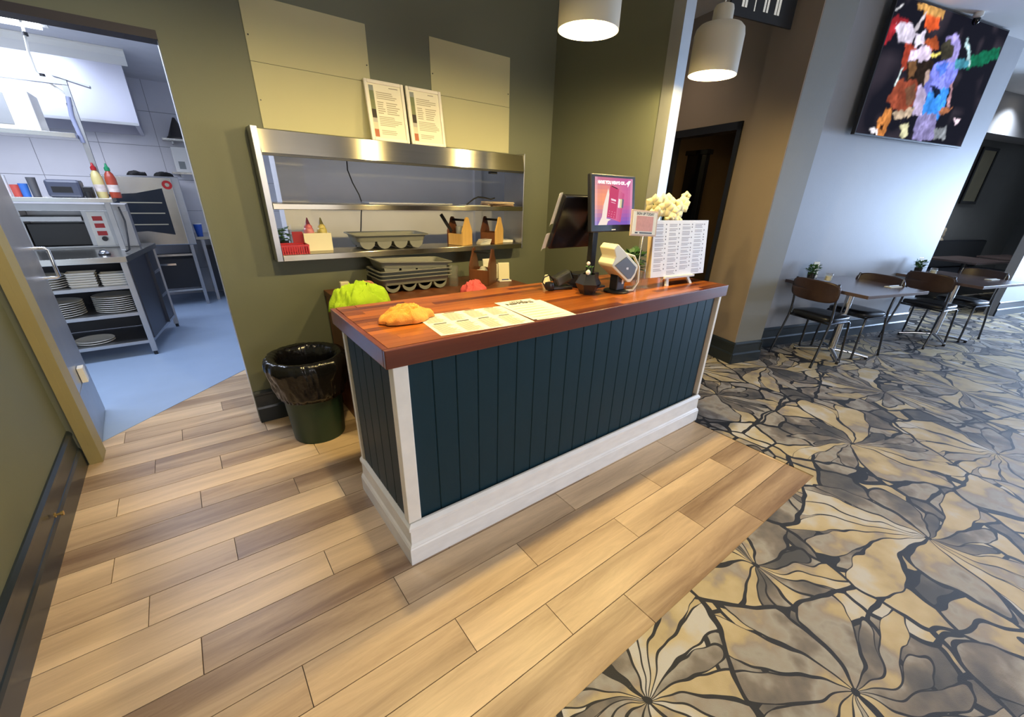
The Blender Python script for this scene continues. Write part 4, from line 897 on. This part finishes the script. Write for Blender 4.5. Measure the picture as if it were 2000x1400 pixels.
GW, GH = 180, 100
iy = np.linspace(0, SH-1, GH+1).astype(int); ix = np.linspace(0, SW-1, GW+1).astype(int); vc = img[iy][:, ix].reshape(-1, 3)
g = MB(Matrix.Rotation(PI/2, 4, 'X')); g.grid(lambda a_, b_: Vector((-.922+1.844*a_, -.514+1.028*b_, .001)), GW, GH)
sp_ = g.build('screen_picture', SCREEN, o); at = sp_.data.color_attributes.new('Col', 'FLOAT_COLOR', 'POINT')
at.data.foreach_set('color', np.concatenate([vc*1.25, np.ones((len(vc), 1))], 1).astype('f').ravel())
o = uthing('security_camera', 'small black camera on the ceiling above the television', 'camera', 2.25, .16, ZC); k = MB(); k.lathe([(0, 0), (.04, 0), (.04, -.03), (.02, -.045), (0, -.045)], 18); k.build('base', WHITEPL, o, smooth=40); k = MB(); k.lathe([(0, -.045), (.03, -.045), (.03, -.07), (.018, -.09), (0, -.095)], 18); k.build('dome', BLACKG, o, smooth=60)

def make_chair():
    o = thing('dining_chair', '', 'chair', (0, 0, 0), 0, 'ply-backed dining chairs')
    for s_ in (-1, 1):
        k = MB(); k.tube([(0, s_*.245, .0), (.045, s_*.240, .20), (.10, s_*.228, .44), (.108, s_*.225, .52), (.095, s_*.222, .62), (.05, s_*.22, .87)], .0115, 10); lg = k.build('rear_leg', LEGM, o, smooth=60)
        k = MB(); k.cyl((-.001, s_*.245, 0), (.002, s_*.245, .02), .014, n=10); k.build('rubber_foot', BLACKP, lg)
        k = MB(); k.tube([(.47, s_*.235, 0), (.455, s_*.225, .25), (.44, s_*.215, .45), (.42, s_*.212, .465), (.10, s_*.222, .462)], .0115, 10); lg = k.build('front_leg', LEGM, o, smooth=60)
        k = MB(); k.cyl((.471, s_*.235, 0), (.469, s_*.235, .02), .014, n=10); k.build('rubber_foot', BLACKP, lg)
    k = MB(); k.tube([(.42, -.212, .460), (.42, .212, .460)], .010, 8); k.tube([(.12, -.222, .458), (.12, .222, .458)], .010, 8); k.build('cross_rail', LEGM, o, smooth=60)
    def seat(a, b_):
        t = a*2*PI; c, s_ = math.cos(t), math.sin(t); p_ = .45; x = abs(c)**p_*(1 if c > 0 else -1); y = abs(s_)**p_*(1 if s_ > 0 else -1)
        prf_ = [(0, .474), (.96, .474), (1, .485), (1, .505), (.97, .518), (.6, .526), (0, .522)]; r, z = prf_[round(b_*6)]
        return Vector((.285+.205*x*r, .225*y*r*(1-.06*x), z))
    k = MB(); k.grid(seat, 40, 6); k.build('seat', mat('black_vinyl', (.012, .013, .016), .32, var=.1), o, smooth=60)
    def back(a, b_):
        t = a*2*PI; c, s_ = math.cos(t), math.sin(t); p_ = .5; y = .25*abs(c)**p_*(1 if c > 0 else -1); z = .775+.105*abs(s_)**p_*(1 if s_ > 0 else -1)
        y *= b_; z = .775+(z-.775)*b_; return Vector((.052-.10*(z-.775)-.05+.9*y*y, y, z))
    k = MB(); k.grid(back, 44, 8); k.build('backrest', CHAIRW, o, smooth=70, thick=.013)
    return o
ch = make_chair(); ch['label'] = 'walnut-backed dining chair nearest the pier, left of the first table'
ch.location = uv(.757, -.10); ch.rotation_euler = (0, 0, TH)
dup(ch, 'walnut-backed dining chair facing the pier on the right of the first table', uv(1.955, -.07), TH+PI)
dup(ch, 'walnut-backed dining chair between the two tables, facing the dark opening', uv(2.785, -.10), TH)
dup(ch, 'walnut-backed dining chair farthest from the pier, beyond the second table', uv(4.10, -.08), TH+PI)
def make_table():
    o = thing('cafe_table', '', 'table', (0, 0, 0), 0, 'dark cafe tables along the television wall')
    k = MB(); k.box(-.495, .495, -.435, .435, .768, .80); k.build('table_top', TABLEW, o, bevel=.003)
    k = MB(); k.cyl((0, 0, .06), (0, 0, .75), .036, n=20); k.build('column', CHROME, o, smooth=40)
    k = MB(); k.box(-.2, .2, -.03, .03, .75, .768); k.box(-.03, .03, -.2, .2, .75, .767); k.build('top_spider', BLACKM, o)
    for i in range(4):
        a = i*PI/2+PI/4; c, s_ = math.cos(a), math.sin(a); k = MB(); k.tube([(c*.03, s_*.03, .07), (c*.2, s_*.2, .055), (c*.36, s_*.36, .03)], [.022, .018, .014], 10); f_ = k.build('foot', CHROME, o, smooth=60)
        k = MB(); k.cyl((c*.35, s_*.35, 0), (c*.35, s_*.35, .03), .016, n=10); k.build('glide', BLACKP, f_)
    return o
tb = make_table(); tb['label'] = 'dark square cafe table with chrome pedestal, nearest the pier'; tb.location = uv(1.41, -.11); tb.rotation_euler = (0, 0, TH)
dup(tb, 'dark square cafe table with chrome pedestal beside the dark opening', uv(3.45, -.11), TH)
for i, (u0, wch) in enumerate(((1.12, 'on the table nearest the pier'), (3.12, 'on the table beside the dark opening'))):
    o = uthing('table_plant', 'tiny green plant in a black pot %s' % wch, 'pot plant', u0, .19, .8005, 0, 'table plants'); k = MB(); k.lathe([(0, 0), (.034, 0), (.042, .085), (.038, .085), (.03, .005), (0, .005)], 18); k.build('pot', POTM, o, smooth=40); leafy(o, LEAF, 90, .045, .07, .16, .045, 30+i)
    o = uthing('candle_jar', 'cream candle jar beside the plant %s' % wch, 'candle', u0+.16, .10, .8005, 0, 'table candles'); k = MB(); k.lathe([(0, 0), (.034, 0), (.036, .01), (.036, .085), (.033, .09), (.031, .085), (.031, .01), (0, .008)], 18); k.build('jar', GLASS, o, smooth=40); k = MB(); k.lathe([(0, .011), (.030, .011), (.030, .06), (0, .062)], 16); k.build('wax', CREAMPL, o, smooth=40)
    o = uthing('table_card', 'clear stand with a white card behind the candle %s' % wch, 'card holder', u0+.13, .235, .8005, 0, 'table cards'); k = MB(Rx(-.12)); k.box(-.05, .05, 0, .003, 0, .20); k.build('holder', GLASS, o); k = MB(); k.box(-.05, .05, -.03, .035, 0, .003); k.build('foot', GLASS, o); k = MB(Rx(-.12)); k.box(-.045, .045, -.002, -.0002, .02, .19); k.build('card', PAPER, o)
    o = uthing('napkin_roll', 'white napkin with cutlery %s' % wch, 'napkin', u0+.62, -.30, .8005, 0, 'napkins with cutlery'); k = MB(); k.box(-.10, .10, -.035, .035, 0, .008); k.build('napkin', PAPER, o, bevel=.003); k = MB(); k.tube([(-.08, .0, .012), (.0, .0, .014), (.09, .0, .012)], .004, 6); k.build('fork', CHROME, o)

# restroom sign hung from the pier
o = uthing('restroom_sign', 'dark hanging sign with white figures beside the pier', 'sign', -.40, .20, 2.845)
k = MB(); k.box(-.33, .33, 0, .018, 0, .42); pl = k.build('plate', mat('dark_sign_plate', (.018, .020, .024), .3), o, bevel=.002)
for x in (-.25, .25): k = MB(); k.cyl((x, .009, .42), (x, .009, ZC-2.845), .006, n=8); k.build('hanger_rod', BLACKM, o)
Mf = Matrix.Translation((0, -.0008, .0)) @ STAND
def fig(x, skirt):
    k = MB(Mf @ Matrix.Translation((x, .06, 0))); hd = [(.022*math.cos(t*PI/8), .27+.022*math.sin(t*PI/8)) for t in range(16)]
    k.prism(hd, 0, .001)
    if skirt: k.prism([(-.022, .23), (.022, .23), (.06, .10), (.025, .10), (.025, 0), (.006, 0), (.006, .10), (-.006, .10), (-.006, 0), (-.025, 0), (-.025, .10), (-.06, .10)], 0, .001)
    else: k.prism([(-.045, .235), (.045, .235), (.045, .11), (.033, .11), (.033, .2), (.026, .2), (.026, 0), (.004, 0), (.004, .11), (-.004, .11), (-.004, 0), (-.026, 0), (-.026, .2), (-.033, .2), (-.033, .11), (-.045, .11)], 0, .001)
    k.build('figure', mat('glowing_sign_white', (.85, .85, .80), .5, emit=(.9, .9, .8), es=.25), pl)  # faint glow added to the white of the figures
fig(-.20, False); k = MB(Mf); k.box(-.1, -.09, .05, .36, 0, .001); k.build('divider', MATS['glowing_sign_white'], pl); fig(.02, True); fig(.14, False)

# dark dining room seen through the opening
o = uthing('framed_picture', 'pale picture in a black frame on the dark far wall beyond the opening', 'picture', 8.0, 2.14, 1.68)
for a in ((-.28, -.23, 0, .98), (.23, .28, 0, .98), (-.23, .23, 0, .05), (-.23, .23, .93, .98)):
    k = MB(); k.box(a[0], a[1], -.03, 0, a[2], a[3]); k.build('frame_rail', BLACKM, o)
k = MB(); k.box(-.23, .23, -.015, -.005, .05, .93); k.build('picture_sheet', mat('faded_print', (.50, .46, .30), .6, var=.3, scale=3), o)
o = uthing('banquette', 'long dark upholstered banquette in the dim room beyond the opening', 'banquette', 7.5, 1.78, 0)
k = MB(); k.box(-1.6, 1.6, -.3, .3, 0, .46); k.build('seat', mat('dark_blue_vinyl', (.012, .015, .022), .4), o, bevel=.02)
k = MB(); k.box(-1.6, 1.6, .2, .33, .46, 1.0); k.build('backrest', MATS['dark_blue_vinyl'], o, bevel=.03)
for u0, v0, wch in ((6.3, 1.05, 'left'), (7.9, 1.0, 'right')):
    o = uthing('dim_table', 'dark table set in the dim room beyond the opening, the %s one of two' % wch, 'table', u0, v0, 0, 0, 'tables in the dim room')
    k = MB(); k.box(-.55, .55, -.36, .36, .77, .80); k.build('table_top', TABLEW, o, bevel=.003); k = MB(); k.cyl((0, 0, .02), (0, 0, .77), .04, n=14); k.build('column', BLACKM, o, smooth=40); k = MB(); k.lathe([(0, 0), (.25, 0), (.25, .012), (.05, .03), (0, .03)], 24); k.build('base', BLACKM, o, smooth=40)
o = uthing('pale_ornament', 'small beige ornament on the banquette back in the dim room', 'ornament', 7.45, 2.05, 1.0); k = MB(); k.lathe([(0, 0), (.05, 0), (.045, .02), (.02, .05), (.04, .10), (.03, .15), (.04, .19), (.025, .23), (0, .24)], 16); k.build('body', mat('beige_ceramic', (.5, .42, .3), .5), o, smooth=60)

# ------------------------------------------------------------------ kitchen door leaf and frame
b = MB(); b.box(-1.215, -1.185, YB-.012, YB+.132, 0, DT); b.box(-1.245, -1.215, YB-.014, YB, 0, DT+.03); struct(b.build('door_2', mat('yellow_lit_frame_paint', (.32, .27, .12), .5)))  # olive frame, with the yellow light on it mixed into its colour
o = thing('kitchen_door', 'stainless-faced kitchen door standing open against the left, with a tube handle', 'door', (-1.222, 1.975, 0), math.radians(3))
k = MB(); k.box(-.018, .018, 0, .68, .012, 2.19); k.build('leaf', mat('scuffed_steel_sheet', (.50, .50, .50), .34, .85, var=.15, scale=3), o, bevel=.002)
k = MB(); k.box(.018, .021, .02, .66, .02, .36); k.build('kick_plate', STEELD, o)
k = MB(); k.tube([(.018, .60, 1.16), (.075, .60, 1.16), (.085, .60, 1.15), (.085, .60, .99), (.075, .60, .98), (.018, .60, .98)], .010, 10); k.build('handle', CHROME, o, smooth=60)
for z in (.30, 1.1, 1.9):
    k = MB(); k.cyl((.0, -.012, z), (.0, -.012, z+.1), .009, n=10); k.build('hinge', mat('old_hinge', (.45, .36, .16), .5), o)
k = MB(); k.box(.021, .05, .30, .37, .36, .46); k.build('latch_box', WHITEPL, o, bevel=.003)

# ------------------------------------------------------------------ plate bench
o = thing('steel_bench', 'stainless kitchen bench with three open shelves of plates', 'workbench', (-.93, 3.83, 0)); KB = o
FR, BR, BL, FL = (0, 0), (.19, 1.05), (-1.7, 1.05), (-1.7, -.06)
def quad(d, z0, z1, nm, mt=STEELD, tx=0):
    k = MB(); k.prism([(FL[0], FL[1]+d), (FR[0]-d, FR[1]+d), (BR[0]-d, BR[1]-d), (BL[0], BL[1]-d)], z0, z1); return k.build(nm, mt, KB, bevel=.002)
quad(0, .885, .935, 'bench_top', STEEL)
for z in (.68, .43, .155): quad(.02, z-.03, z, 'shelf')
k = MB(); k.box(-1.68, .12, .62, .64, .16, .88); k.build('shelf_shade_panel', mat('dark_shelf_shade', (.02, .022, .03), .5), KB)  # dark sheet added so that the shelf interior reads as shaded
for x, y in ((-.03, .03), (.15, 1.0), (-1.65, -.01), (-1.65, 1.0)):
    k = MB(); k.box(x-.022, x+.022, y-.022, y+.022, .04, .885); lg = k.build('leg', STEELD, o, bevel=.002); k = MB(); k.cyl((x, y, 0), (x, y, .04), .016, n=12); k.build('foot', BLACKP, lg)
k = MB(); k.add([(.0, .06, .16), (.155, .97, .16), (.155, .97, .88), (.0, .06, .88), (-.012, .06, .16), (.143, .97, .16), (.143, .97, .88), (-.012, .06, .88)], [(0, 1, 2, 3), (7, 6, 5, 4), (0, 4, 5, 1), (3, 2, 6, 7), (0, 3, 7, 4), (1, 5, 6, 2)]); k.build('side_panel', mat('dark_steel_panel', (.06, .065, .08), .4, .6), o)
ORD = ('lowest', 'second', 'third', 'fourth', 'fifth', 'sixth', 'seventh', 'eighth', 'ninth')
pm = {}
def plates(x, y, z, r, n_, where):
    for i in range(n_):
        if r not in pm:
            k = MB(); k.lathe([(0, 0), (r*.6, 0), (r*.62, .004), (r*.98, .016), (r, .018), (r*.98, .020), (r*.62, .009), (0, .006)], 36); q = k.build('dinner_plate', PLATEM, smooth=40); pm[r] = q.data
        else: q = bpy.data.objects.new('dinner_plate', pm[r]); COL.objects.link(q)
        q.location = (x, y, z+.0005+.0185*i); tag(q, 'white round plate, %s of the stack %s' % (ORD[i], where), 'plate', 'round plates on the kitchen bench')
def dishes(x, y, z, n_, where):
    for i in range(n_):
        if 'd' not in pm:
            k = MB(); k.add([(-.085, -.06, 0), (.085, -.06, 0), (.085, .06, 0), (-.085, .06, 0), (-.095, -.075, .02), (.095, -.075, .02), (.095, .075, .02), (-.095, .075, .02), (-.08, -.055, .006), (.08, -.055, .006), (.08, .055, .006), (-.08, .055, .006)],
                [(3, 2, 1, 0), (0, 1, 5, 4), (1, 2, 6, 5), (2, 3, 7, 6), (3, 0, 4, 7), (4, 5, 9, 8), (5, 6, 10, 9), (6, 7, 11, 10), (7, 4, 8, 11), (8, 9, 10, 11)]); q = k.build('oblong_dish', PLATEM); pm['d'] = q.data
        else: q = bpy.data.objects.new('oblong_dish', pm['d']); COL.objects.link(q)
        q.location = (x, y, z+.0005+.0205*i); tag(q, 'white oblong dish, %s of the stack %s' % (ORD[i], where), 'dish', 'oblong dishes on the kitchen bench')
plates(-1.115, 4.02, .43, .165, 8, 'nearest the right leg on the bench middle shelf')
plates(-1.50, 4.0, .43, .165, 7, 'nearest the door on the bench middle shelf')
plates(-1.50, 3.98, .68, .13, 6, 'on the bench upper shelf')
plates(-1.36, 4.0, .155, .14, 2, 'on the bench lowest shelf')
dishes(-1.275, 3.98, .68, 6, 'of oblong dishes nearer the door')
dishes(-1.065, 3.98, .68, 5, 'of oblong dishes nearer the bench right leg')
# gantry over the bench
o = thing('bench_gantry', 'stainless gantry with two shelves standing on the plate bench', 'shelf unit', (-.97, 4.36, .935))
for x in (0, -1.3):
    k = MB(); k.box(x-.02, x+.02, -.02, .02, 0, 1.36); k.build('post', STEELD, o, bevel=.002)
k = MB(); k.box(-1.5, .06, -.22, .2, .43, .465); k.build('lower_shelf', STEEL, o, bevel=.002)
k = MB(); k.box(-1.5, -.03, -.2, .2, .93, .965); k.build('upper_shelf', STEEL, o, bevel=.002)
k = MB(); k.box(-1.5, .02, -.03, .03, 1.33, 1.37); k.build('top_rail', STEELD, o); k = MB(); k.box(-.06, .16, -.05, .05, 1.37, 1.385, Ry(.25, (0, 0, 1.37))); k.build('top_bracket', STEELD, o)
GZ = 1.4005
o = thing('label_printer', 'dark blue-grey label printer on the gantry lower shelf', 'printer', (-1.20, 4.30, GZ))
k = MB(); k.box(-.11, .11, -.10, .12, 0, .14); k.build('body', mat('slate_plastic', (.06, .07, .11), .35), o, bevel=.02); k = MB(); k.box(-.075, .05, -.104, -.10, .04, .085); k.build('paper_slot', BLACKP, o)
o = thing('black_adaptor', 'black boxy adaptor between label printer and sauce bottles', 'adaptor', (-1.052, 4.26, GZ)); k = MB(); k.box(-.03, .03, -.05, .05, 0, .09); k.build('body', BLACKP, o, bevel=.006); k = MB(); k.lathe([(0, 0), (.022, 0), (.022, .05), (0, .052)], 14, (-.005, -.075, 0)); k.build('knob', BLACKP, o, smooth=40)
def sauce(x, c, cap, label):
    o = thing('sauce_bottle', label, 'bottle', (x, 4.30, GZ), 0, 'sauce bottles on the gantry'); k = MB(); k.lathe([(0, 0), (.036, 0), (.04, .01), (.04, .16), (.03, .20), (.016, .22), (.016, .23)], 18); k.build('body', c, o, smooth=50)
    k = MB(); k.lathe([(.02, .225), (.02, .25), (.012, .258), (.006, .285), (0, .286)], 14); k.build('cap', cap, o, smooth=40); k = MB(); k.lathe([(.0405, .05), (.0405, .11)], 18); k.build('label_band', mat('white_label', (.7, .6, .55), .6, var=.4, scale=30), o, smooth=60)
sauce(-.975, mat('mayonnaise', (.72, .60, .25), .35), REDPL, 'yellow sauce bottle with red cap on the gantry')
sauce(-.885, mat('chilli_sauce', (.42, .06, .03), .3), mat('green_cap', (.01, .25, .10), .4), 'red chilli sauce bottle with green cap on the gantry')
for x, c, l, h in ((-1.50, (.55, .08, .06), 'red marker tub', .09), (-1.45, (.04, .16, .55), 'blue marker tub', .10), (-1.56, (.75, .76, .8), 'tall white cutlery tub', .16), (-1.39, (.10, .10, .11), 'black cutlery tub', .15)):
    k = MB(); k.lathe([(0, 0), (.026, 0), (.03, h), (.027, h), (.023, .005), (0, .005)], 14); q = k.build('storage_tub', mat(l.replace(' ', '_'), c, .4), smooth=40); q.location = (x, 4.29, GZ); tag(q, '%s at the left end of the gantry lower shelf' % l, 'tub', 'tubs on the gantry')
o = thing('microwave_oven', 'white microwave on the gantry upper shelf', 'microwave', (-1.43, 4.36, 1.9005)); k = MB(); k.box(-.24, .24, -.19, .18, .0, .27); k.build('body', WHITEPL, o, bevel=.006); k = MB(); k.box(-.22, .10, -.195, -.19, .03, .24); k.build('door', STEELD, o)
o = thing('salamander_grill', 'stainless grill with red-marked control panel at the back of the plate bench', 'grill', (-1.22, 4.66, .9355))
k = MB(); k.box(-.42, .36, -.05, .2, .0, .02); k.box(-.42, .36, -.14, .2, .34, .40); k.box(.02, .36, -.08, .2, .02, .34); k.box(-.42, -.38, -.05, .2, .02, .34); k.box(-.38, .02, .18, .2, .02, .34); k.build('body', STEELD, o, bevel=.003)
k = MB(); k.box(-.40, .015, -.12, .1, .25, .29); k.build('hood_lip', STEELD, o, bevel=.003); k = MB(); k.box(-.37, .015, -.04, .17, .03, .22); k.build('rack', BLACKM, o)
k = MB(); k.box(.055, .185, -.084, -.08, .02, .33); cp = k.build('control_panel', WHITEPL, o)
for z in (.25, .185, .115):
    k = MB(); k.box(.085, .155, -.087, -.084, z, z+.04); k.build('red_mark', REDPL, cp)
k = MB(); k.cyl((.125, -.084, .085), (.125, -.11, .085), .022, n=16); k.build('knob', BLACKP, cp, smooth=40)
o = thing('service_bell', 'small black call bell on the plate bench top', 'bell', (-1.08, 4.02, .9355)); k = MB(); k.lathe([(0, 0), (.042, 0), (.042, .012), (0, .012)], 18); k.build('base', BLACKP, o, smooth=40); k = MB(); k.lathe([(.036, .012), (.03, .032), (.015, .044), (0, .047)], 18); k.build('dome', CHROME, o, smooth=60)
k = MB(); k.tube([(-.90, 4.36, 1.32), (-.885, 4.30, 1.20), (-.90, 4.2, 1.05), (-.91, 4.12, .96), (-.94, 4.1, .945)], .007, 8); q = k.build('power_lead', BLACKP, smooth=60); tag(q, 'black power lead dropping from the gantry to the bench top', 'cable')
o = thing('ceiling_cable', 'pale flexible cable hanging from the kitchen ceiling to the gantry post', 'cable', (-1.10, 4.40, 2.72))
k = MB(); k.tube([(-.0, 0, 0), (.0, 0, -.1), (-.02, 0, -.25), (-.02, 0, -.38), (.05, 0, -.46), (.12, -.02, -.52), (.11, -.06, -.62), (.10, -.065, -.74), (.115, -.065, -.85)], .009, 8); k.build('flex', WHITEPL, o, smooth=60); k = MB(); k.tube([(.125, -.066, -.54), (.105, -.07, -.68), (.118, -.07, -.88)], .016, 8); k.build('coiled_hose', mat('blue_grey_hose', (.35, .38, .55), .4), o, smooth=60)
for z in (-.13, -.40, -.60):
    k = MB(); k.lathe([(.018, -.012), (.018, .012), (0, .012)], 10, (0 if z > -.2 else .01 if z > -.5 else .115, -.0 if z > -.5 else -.06, z)); k.build('tie', BLACKP, o)

# ------------------------------------------------------------------ oven, hood and the far corner
o = thing('combi_oven', 'stainless combi oven with dark glass door and round red badge', 'oven', (-.76, 5.85, .80))
k = MB(); k.box(-.40, .40, .0, .72, .0, .80); k.build('body', STEELD, o, bevel=.008)
k = MB(); k.box(-.39, .32, -.04, .0, .01, .79); dr = k.build('door', STEEL, o, bevel=.006)
k = MB(STAND @ Matrix.Translation((0, 0, .041))); k.prism([(-.30, .16), (-.05, .18), (.21, .13), (.21, .67), (-.05, .61), (-.30, .59)], 0, .002); gl = k.build('window_glass', mat('dark_oven_glass', (.02, .025, .035), .1), dr)
for z in (.25, .38, .50):
    k = MB(); k.box(-.22, .17, -.0445, -.0432, z, z+.012); k.build('rack_line', mat('warm_rack', (.4, .36, .25), .5), dr)
k = MB(Matrix.Translation((.27, -.041, .71)) @ STAND); k.lathe([(.022, 0), (.022, .004), (.05, .004), (.05, 0)], 24); k.build('badge', REDPL, dr)
k = MB(); k.cyl((-.33, -.07, .2), (-.33, -.07, .6), .012, n=10); k.build('handle', CHROME, dr)
o = thing('oven_stand', 'open steel stand with dark trays under the combi oven', 'stand', (-.76, 5.85, 0))
for x in (-.36, .34):
    for y in (.03, .66): k = MB(); k.box(x-.018, x+.018, y-.018, y+.018, 0, .80); k.build('leg', STEELD, o)
for z in (.20, .66): k = MB(); k.box(-.38, .36, .02, .05, z, z+.025); k.build('rail', STEEL, o)
k = MB(); k.box(-.34, .32, .055, .64, .24, .62); k.build('tray_box', BLACKM, o); k = MB(); k.box(-.2, .12, .048, .054, .54, .565); k.build('tray_edge', CHROME, o)
o = thing('extractor_hood', 'large stainless extractor hood along the kitchen back wall', 'extractor hood', (-1.9, 5.2, 0))
k = MB(); k.add([(-1.3, 0, 2.08), (1.33, 0, 2.08), (1.33, 1.5, 2.08), (-1.3, 1.5, 2.08), (-1.3, .0, 2.60), (1.33, .0, 2.60), (1.33, 1.5, 2.60), (-1.3, 1.5, 2.60), (-1.26, .04, 2.08), (1.29, .04, 2.08), (1.29, 1.46, 2.08), (-1.26, 1.46, 2.08), (-1.26, .04, 2.3), (1.29, .04, 2.3), (1.29, 1.46, 2.3), (-1.26, 1.46, 2.3)],
    [(0, 1, 5, 4), (1, 2, 6, 5), (2, 3, 7, 6), (3, 0, 4, 7), (4, 5, 6, 7), (0, 8, 9, 1), (1, 9, 10, 2), (2, 10, 11, 3), (3, 11, 8, 0), (8, 12, 13, 9), (9, 13, 14, 10), (10, 14, 15, 11), (11, 15, 12, 8), (12, 15, 14, 13)]); k.build('canopy', mat('bright_hood_steel', (.50, .51, .60), .36, .8, var=.10, scale=2), o)
k = MB(); k.box(-1.3, 1.32, -.012, 0, 2.075, 2.10); k.build('drip_edge', STEELD, o)
pr_ = [(0, 2.60), (-.10, 2.66), (-.125, 2.70), (-.125, 2.718), (.02, 2.718), (.02, 2.60)]
k = MB(); k.add([(x, y, z) for x in (-1.3, 1.38) for y, z in pr_], [(i, (i+1) % 6, 6+(i+1) % 6, 6+i) for i in range(6)]+[tuple(range(5, -1, -1)), tuple(range(6, 12))]); k.build('cornice', WHITEPL, o)
for z, wch in ((2.06, 'upper'), (1.665, 'lower')):
    o = thing('wall_shelf', '%s short steel shelf on the tiled wall right of the hood' % wch, 'shelf', (-.05, 6.56, z), 0, 'kitchen wall shelves'); k = MB(); k.box(-.35, .35, -.17, .16, -.022, 0); k.build('board', STEEL, o)
    for x in (-.25, .25): k = MB(); k.box(x-.01, x+.01, -.1, .16, -.06, -.022); k.build('bracket', STEELD, o)
o = thing('conical_strainer', 'dark conical strainer upside down on the upper kitchen shelf', 'strainer', (-.22, 6.52, 2.0605)); k = MB(); k.lathe([(.125, 0), (.125, .02), (.11, .03), (.012, .25), (0, .252)], 20); k.build('cone', mat('dark_mesh', (.10, .09, .085), .5, .5), o, smooth=40)
o = thing('storage_box', 'white storage box with a dark label on the lower kitchen shelf', 'box', (-.25, 6.52, 1.6655)); k = MB(); k.box(-.09, .09, -.12, .12, 0, .30); k.build('body', WHITEPL, o, bevel=.006); k = MB(); k.box(-.05, .02, -.122, -.12, .04, .13); k.build('label_patch', mat('grey_label', (.25, .27, .26), .6), o)
o = thing('storage_box', 'small pale box right of the labelled box on the lower kitchen shelf', 'box', (-.09, 6.52, 1.6655)); k = MB(); k.box(-.05, .05, -.1, .1, 0, .14); k.build('body', WHITEPL, o, bevel=.004)
o = thing('corner_bench', 'low steel bench in the far right kitchen corner', 'workbench', (.1, 6.35, 0)); k = MB(); k.box(-.45, .75, -.3, .34, .84, .875); k.build('bench_top', STEEL, o)
for x in (-.38, .7):
    for y in (-.26, .3): k = MB(); k.box(x-.018, x+.018, y-.018, y+.018, 0, .84); k.build('leg', STEELD, o)
k = MB(); k.box(-.36, .68, -.2, .3, .12, .7); k.build('dark_block', BLACKM, o)  # black block filling the space below the bench top
o = thing('paper_cup', 'blue paper cup with white rim on the far kitchen bench', 'cup', (-.29, 6.2, .8755)); k = MB(); k.lathe([(0, 0), (.035, 0), (.05, .15), (0, .15)], 18); k.build('body', mat('blue_cup', (.02, .10, .5), .4), o, smooth=40); k = MB(); k.lathe([(.051, .15), (.053, .156), (.051, .165), (0, .165)], 18); k.build('rim', WHITEPL, o, smooth=40)
for x, y, wch in ((-.76, 5.98, 'left'), (-.50, 6.0, 'right')):
    crumple('oven_glove', 'black oven glove lying on top of the combi oven, the %s one' % wch, (x, y, 1.601), .10, .06, .06, cloth('black_cloth', (.012, .012, .012)), 3.3+x, n=16)

# ------------------------------------------------------------------ recessed ceiling downlights
def downlight(x, y, e, col, where, z=ZC):
    o = thing('ceiling_downlight', 'round white recessed downlight in the ceiling %s' % where, 'downlight', (x, y, z), 0, 'recessed downlights')
    k = MB(); k.lathe([(.045, 0), (.06, 0), (.06, -.006), (.045, -.008)], 24); k.build('bezel', WHITEPL, o, smooth=40)
    k = MB(); k.lathe([(0, -.002), (.045, -.002)], 24); k.build('lens', mat('warm_lens', (1, .95, .85), .4, emit=(1, .85, .6), es=25), o)
    l = bpy.data.lights.new('downlight_lamp', 'SPOT'); l.energy = e; l.color = col; l.spot_size = math.radians(125); l.spot_blend = .8; l.shadow_soft_size = .06
    q = bpy.data.objects.new('downlight_lamp', l); COL.objects.link(q); q.parent = o; q.location = (0, 0, -.02)
WARM = (1, .78, .46)
for x, y, wh in ((.3, -2.4, 'behind the viewer, left'), (2.2, -2.4, 'behind the viewer, middle'), (4.3, -2.8, 'behind the viewer, right'), (-.6, .6, 'in the passage by the left wall')): downlight(x, y, 34, WARM, wh)
for x, wh in ((-.3, 'leftmost of the added front row before the counter'), (.75, 'second of the added front row before the counter'), (1.75, 'third of the added front row before the counter'), (2.9, 'rightmost of the added front row before the counter')): downlight(x, -1.1, 9, WARM, wh)  # row added to put more bright streaks in the hatch steel
p_ = uv(-.55, 1.3); downlight(p_.x, p_.y, 26, (1, .80, .6), 'of the hall beside the steel-edged corner, added as fill')  # added to lift the ambient light on the hall walls
p_ = uv(1.2, 1.3); downlight(p_.x, p_.y, 26, (1, .65, .3), 'of the dark hall room')
p_ = uv(6.6, 1.2); downlight(p_.x, p_.y, 190, (.8, .88, 1), 'of the dim dining room, added as fill')  # added ambient fill, stands in for window light in this room
